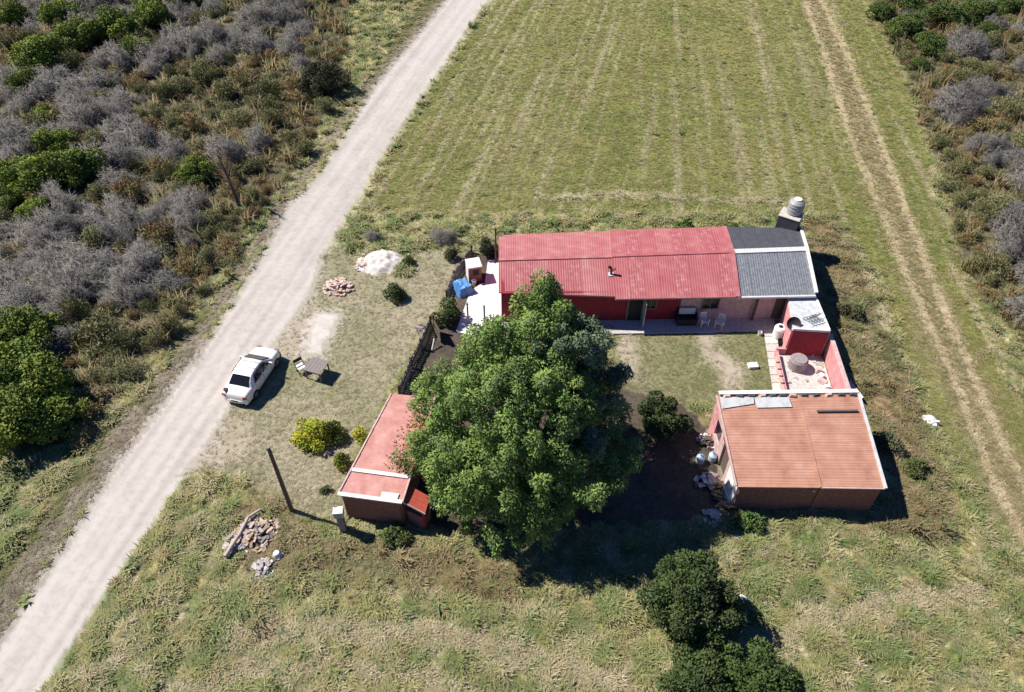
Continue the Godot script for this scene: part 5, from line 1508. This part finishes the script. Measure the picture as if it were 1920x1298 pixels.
	var wp := thing("leaning_board", "tall white panel leaning at the shed corner by the firewood", "panel", P(1368, 945), 0.15)
	part(wp, "sheet", quad_plate(0.05, 0.9, 1.3), M.white_paint, T(Vector3(-0.12, 0.62, -0.25), 0, 0, -0.2))
	pbox(wp, "batten", Vector3(-0.2, 0.6, -0.25), Vector3(0.04, 0.06, 0.86), M.plastic_white, 0, 0, -0.2)
	# white sacks in the grass
	for q in [[1746, 790, 0.42, "white plastic sack lying in grass beside the wheel tracks"], [1396, 1124, 0.22, "small white bag in rough grass beside the round trees"], [1383, 1006, 0.14, "tiny white bag in the weeds below the shed"]]:
		var sk := thing("white_sack", q[3], "sack", P(q[0], q[1]), 0.6)
		var r: float = q[2]
		part(sk, "bag", heap(3, r, r * 1.25, r * 0.8, 17), M.white_paint)
		ptube(sk, "knot", Vector3(0, r * 0.5, r * 0.5), Vector3(0.05, r * 0.75, r * 0.9), r * 0.16, r * 0.1, M.white_paint, 7)

func fence(called: String, label: String, line: Array, h: float, w: float) -> void:
	var t := thing(called, label, "fence")
	rng.seed = 91
	for k in line.size() - 1:
		var a: Vector3 = line[k]
		var b: Vector3 = line[k + 1]
		var d := b - a
		var yaw := atan2(-d.z, d.x)
		var n := int(d.length() / w)
		for i in n:
			var p := a.lerp(b, (i + 0.5) / n)
			var hh := h * rng.randf_range(0.86, 1.08)
			pbox(t, "plank", p + Vector3(0, hh / 2.0 - 0.05, 0), Vector3(w * 0.86, hh + 0.1, 0.03), M.wood if rng.randf() < 0.75 else M.grey_wood, yaw, 0.0, rng.randf_range(-0.03, 0.03))
		for q in [0.25, 0.8]:
			strip(t, "rail", a + Vector3(0.03, h * q, 0.03), b + Vector3(0.03, h * q, 0.03), 0.05, 0.08, M.grey_wood)
		pbox(t, "post", a + Vector3(0, h * 0.55, 0), Vector3(0.12, h * 1.3, 0.12), M.wood, yaw)
	var e: Vector3 = line[line.size() - 1]
	pbox(t, "post", e + Vector3(0, h * 0.55, 0), Vector3(0.12, h * 1.3, 0.12), M.wood)

# ---------------------------------------------------------------- car
func ring(mb: MB, A: Array, B: Array) -> void:
	for i in A.size() - 1:
		mb.quad(A[i], B[i], B[i + 1], A[i + 1])

func smooth_loft(secs: Array) -> ArrayMesh:
	# secs: arrays of points of equal length; smooth normals from neighbours
	var nr := secs.size()
	var nc: int = secs[0].size()
	var v := PackedVector3Array()
	var n := PackedVector3Array()
	var ix := PackedInt32Array()
	for r in nr:
		for i in nc:
			v.append(secs[r][i])
			var a: Vector3 = secs[maxi(r - 1, 0)][i]
			var b: Vector3 = secs[mini(r + 1, nr - 1)][i]
			var c: Vector3 = secs[r][maxi(i - 1, 0)]
			var d: Vector3 = secs[r][mini(i + 1, nc - 1)]
			n.append((d - c).cross(b - a).normalized())
	for r in nr - 1:
		for i in nc - 1:
			var k := r * nc + i
			for q in [k, k + nc + 1, k + 1, k, k + nc, k + nc + 1]: ix.append(q)
	var arr := []
	arr.resize(Mesh.ARRAY_MAX)
	arr[Mesh.ARRAY_VERTEX] = v
	arr[Mesh.ARRAY_NORMAL] = n
	arr[Mesh.ARRAY_INDEX] = ix
	var m := ArrayMesh.new()
	m.add_surface_from_arrays(Mesh.PRIMITIVE_TRIANGLES, arr)
	return m

func build_car() -> void:
	var rear := P(446, 759)
	var front := P(508, 667)
	var d := front - rear
	var at := (rear + front) / 2.0
	at.y = 0.0
	var t := thing("parked_car", "white four-door saloon car parked on the road edge", "car", at, atan2(-d.z, d.x))
	# local +x is the nose; body sections: x, half width, height of the shoulder, height of the middle
	var S := [[-2.08, 0.6, 0.5, 0.55], [-2.05, 0.72, 0.74, 0.78], [-1.95, 0.77, 0.88, 0.93], [-1.6, 0.81, 0.92, 0.98], [-1.2, 0.83, 0.92, 0.97], [-0.4, 0.84, 0.9, 0.93], [0.5, 0.84, 0.88, 0.92], [1.0, 0.83, 0.85, 0.93], [1.45, 0.81, 0.8, 0.87], [1.8, 0.76, 0.72, 0.78], [1.98, 0.66, 0.6, 0.66], [2.06, 0.55, 0.45, 0.5]]
	var secs := []
	for s in S:
		var x: float = s[0]; var w: float = s[1]; var h: float = s[2]; var m: float = s[3]
		var lo := 0.24
		var row := []
		for q in [[-0.92, lo], [-1.0, lo + 0.12], [-1.0, (lo + h) / 2.0], [-0.985, h - 0.1], [-0.93, h - 0.01], [-0.8, h + (m - h) * 0.45], [-0.4, m - 0.005], [0.0, m], [0.4, m - 0.005], [0.8, h + (m - h) * 0.45], [0.93, h - 0.01], [0.985, h - 0.1], [1.0, (lo + h) / 2.0], [1.0, lo + 0.12], [0.92, lo]]:
			row.append(Vector3(x, maxf(q[1], lo), q[0] * w))
		secs.append(row)
	part(t, "body", smooth_loft(secs), M.car_white)
	var bb := MB.new()
	bb.box(T(Vector3(0, 0.27, 0)), Vector3(3.9, 0.12, 1.5))
	part(t, "underbody", bb.mesh(), M.dark)
	# bumpers
	for e in [-1, 1]:
		var bs := []
		for i in 9:
			var z := lerpf(-0.76 * e, 0.76 * e, i / 8.0)
			var x: float = e * (2.1 - 0.16 * pow(absf(z) / 0.76, 3.0)) - (0.0 if e > 0 else 0.02)
			bs.append([Vector3(x - e * 0.12, 0.26, z), Vector3(x, 0.3, z), Vector3(x + e * 0.015, 0.42, z), Vector3(x, 0.53, z), Vector3(x - e * 0.14, 0.57, z)])
		part(t, "bumper", smooth_loft(bs), M.car_white)
	# cabin
	var C := [[-1.42, 0.93, 0.7], [-1.12, 1.2, 0.64], [-0.86, 1.37, 0.6], [-0.6, 1.42, 0.585], [-0.1, 1.43, 0.59], [0.3, 1.38, 0.6], [0.62, 1.2, 0.645], [1.02, 0.93, 0.71]]
	var cs := []
	for s in C:
		var x: float = s[0]; var h: float = s[1]; var w: float = s[2]
		cs.append([Vector3(x, 0.86, -0.78), Vector3(x, 0.9, -0.77), Vector3(x, h - 0.05, -w - 0.015), Vector3(x, h - 0.012, -w + 0.06), Vector3(x, h, -w * 0.5), Vector3(x, h + 0.012, 0), Vector3(x, h, w * 0.5), Vector3(x, h - 0.012, w - 0.06), Vector3(x, h - 0.05, w + 0.015), Vector3(x, 0.9, 0.77), Vector3(x, 0.86, 0.78)])
	part(t, "cabin", smooth_loft(cs), M.car_white)
	# glass, a little proud of the cabin
	var o := 0.034
	var gm := func(pts: Array, called: String) -> MeshInstance3D:
		var g := MB.new()
		var nn: Vector3 = (pts[2] - pts[0]).cross(pts[1] - pts[0]).normalized()
		if nn.y < 0.0: nn = -nn
		var top := []
		var bot := []
		for p in pts:
			top.append(p + nn * (o + 0.008))
			bot.append(p + nn * (o - 0.03))
		g.hexa(bot, top)
		return part(t, called, g.mesh(), M.glass)
	gm.call([Vector3(-1.38, 0.96, -0.6), Vector3(-1.38, 0.96, 0.6), Vector3(-0.92, 1.335, 0.5), Vector3(-0.92, 1.335, -0.5)], "rear_window")
	gm.call([Vector3(0.97, 0.97, -0.62), Vector3(0.97, 0.97, 0.62), Vector3(0.4, 1.325, 0.53), Vector3(0.4, 1.325, -0.53)], "windscreen")
	for s in [-1, 1]:
		gm.call([Vector3(-0.98, 0.93, s * 0.765), Vector3(-0.22, 0.93, s * 0.765), Vector3(-0.22, 1.33, s * 0.635), Vector3(-0.74, 1.29, s * 0.65)], "side_window")
		gm.call([Vector3(-0.14, 0.93, s * 0.765), Vector3(0.74, 0.93, s * 0.765), Vector3(0.3, 1.28, s * 0.655), Vector3(-0.14, 1.33, s * 0.635)], "side_window")
		for x in [-0.42, 0.4]:
			pbox(t, "door_handle", Vector3(x - 0.1, 0.8, s * 0.838), Vector3(0.16, 0.03, 0.03), M.car_white)
		for x in [-0.18, 0.62, -1.0]:
			pbox(t, "door_seam", Vector3(x, 0.6, s * 0.8405), Vector3(0.012, 0.5, 0.006), M.dark)
		var mi := pbox(t, "mirror", Vector3(0.62, 0.98, s * 0.92), Vector3(0.1, 0.12, 0.2), M.car_white)
		pbox(mi, "mirror_glass", Vector3(-0.052, 0, 0), Vector3(0.01, 0.1, 0.17), M.glass)
		pbox(t, "headlight", Vector3(1.9, 0.66, s * 0.56), Vector3(0.2, 0.13, 0.26), M.rim, -s * 0.35)
		pbox(t, "tail_light", Vector3(-2.0, 0.72, s * 0.63), Vector3(0.12, 0.18, 0.22), plain(Color(0.3, 0.012, 0.015), 0.3), s * 0.2)
		for x in [-1.25, 1.28]:
			var w := Node3D.new()
			w.name = "wheel"
			t.add_child(w, true)
			w.position = Vector3(x, 0.3, s * 0.74)
			ptube(w, "tyre", Vector3(0, 0, -0.1), Vector3(0, 0, 0.1), 0.3, 0.3, M.tyre, 22)
			ptube(w, "rim", Vector3(0, 0, s * 0.08), Vector3(0, 0, s * 0.112), 0.19, 0.18, M.rim, 16)
	pbox(t, "number_plate", Vector3(-2.13, 0.46, 0), Vector3(0.02, 0.1, 0.4), M.dark)
	pbox(t, "boot_trim", Vector3(-2.03, 0.66, -0.15), Vector3(0.06, 0.05, 0.9), M.dark)
	for x in [-0.35, 0.1]:
		pbox(t, "roof_bar", Vector3(x, 1.455, 0), Vector3(0.04, 0.03, 1.1), M.car_white)
	pbox(t, "boot_handle", Vector3(-1.85, 0.985, -0.56), Vector3(0.24, 0.04, 0.2), M.dark, 0.4)

# ---------------------------------------------------------------- scene
func _ready() -> void:
	var cam := Camera3D.new()
	cam.name = "camera"
	cam.position = Vector3(0, CAM_H, 0)
	cam.rotation = Vector3(-PITCH, 0, 0)
	cam.fov = rad_to_deg(2.0 * atan(649.0 / FOC))
	cam.far = 4000.0
	add_child(cam)
	cam.current = true
	var env := Environment.new()
	env.background_mode = Environment.BG_SKY
	var sky := Sky.new()
	var sm := ProceduralSkyMaterial.new()
	sm.sky_top_color = Color(0.22, 0.42, 0.75)
	sm.sky_horizon_color = Color(0.62, 0.74, 0.88)
	sm.ground_horizon_color = Color(0.5, 0.5, 0.42)
	sm.ground_bottom_color = Color(0.3, 0.3, 0.22)
	sm.sky_curve = 0.15
	sm.sun_angle_max = 1.0
	sky.sky_material = sm
	env.sky = sky
	env.background_energy_multiplier = 0.37
	env.tonemap_mode = Environment.TONE_MAPPER_LINEAR
	env.tonemap_exposure = 1.45
	env.sdfgi_enabled = true
	env.ssao_enabled = true
	env.ssil_enabled = true
	var we := WorldEnvironment.new()
	we.name = "environment"
	we.environment = env
	add_child(we)
	var sun := DirectionalLight3D.new()
	sun.name = "sun"
	sun.light_energy = 1.6
	sun.light_color = Color(1.0, 0.965, 0.91)
	sun.light_angular_distance = 0.5
	sun.shadow_enabled = true
	var az := deg_to_rad(20.0)
	var el := deg_to_rad(49.0)
	var dir := Vector3(cos(az) * cos(el), -sin(el), sin(az) * cos(el))
	sun.basis = Basis.looking_at(dir, Vector3.UP)
	add_child(sun)

	make_materials()
	make_zones()
	build_ground()
	print("ground ", Time.get_ticks_msec())
	build_house()
	build_annexe()
	build_tank()
	build_shed()
	build_left_building()
	build_plants()
	print("plants ", Time.get_ticks_msec())
	build_car()
	build_yard()
	build_grass()
	print("done ", Time.get_ticks_msec())
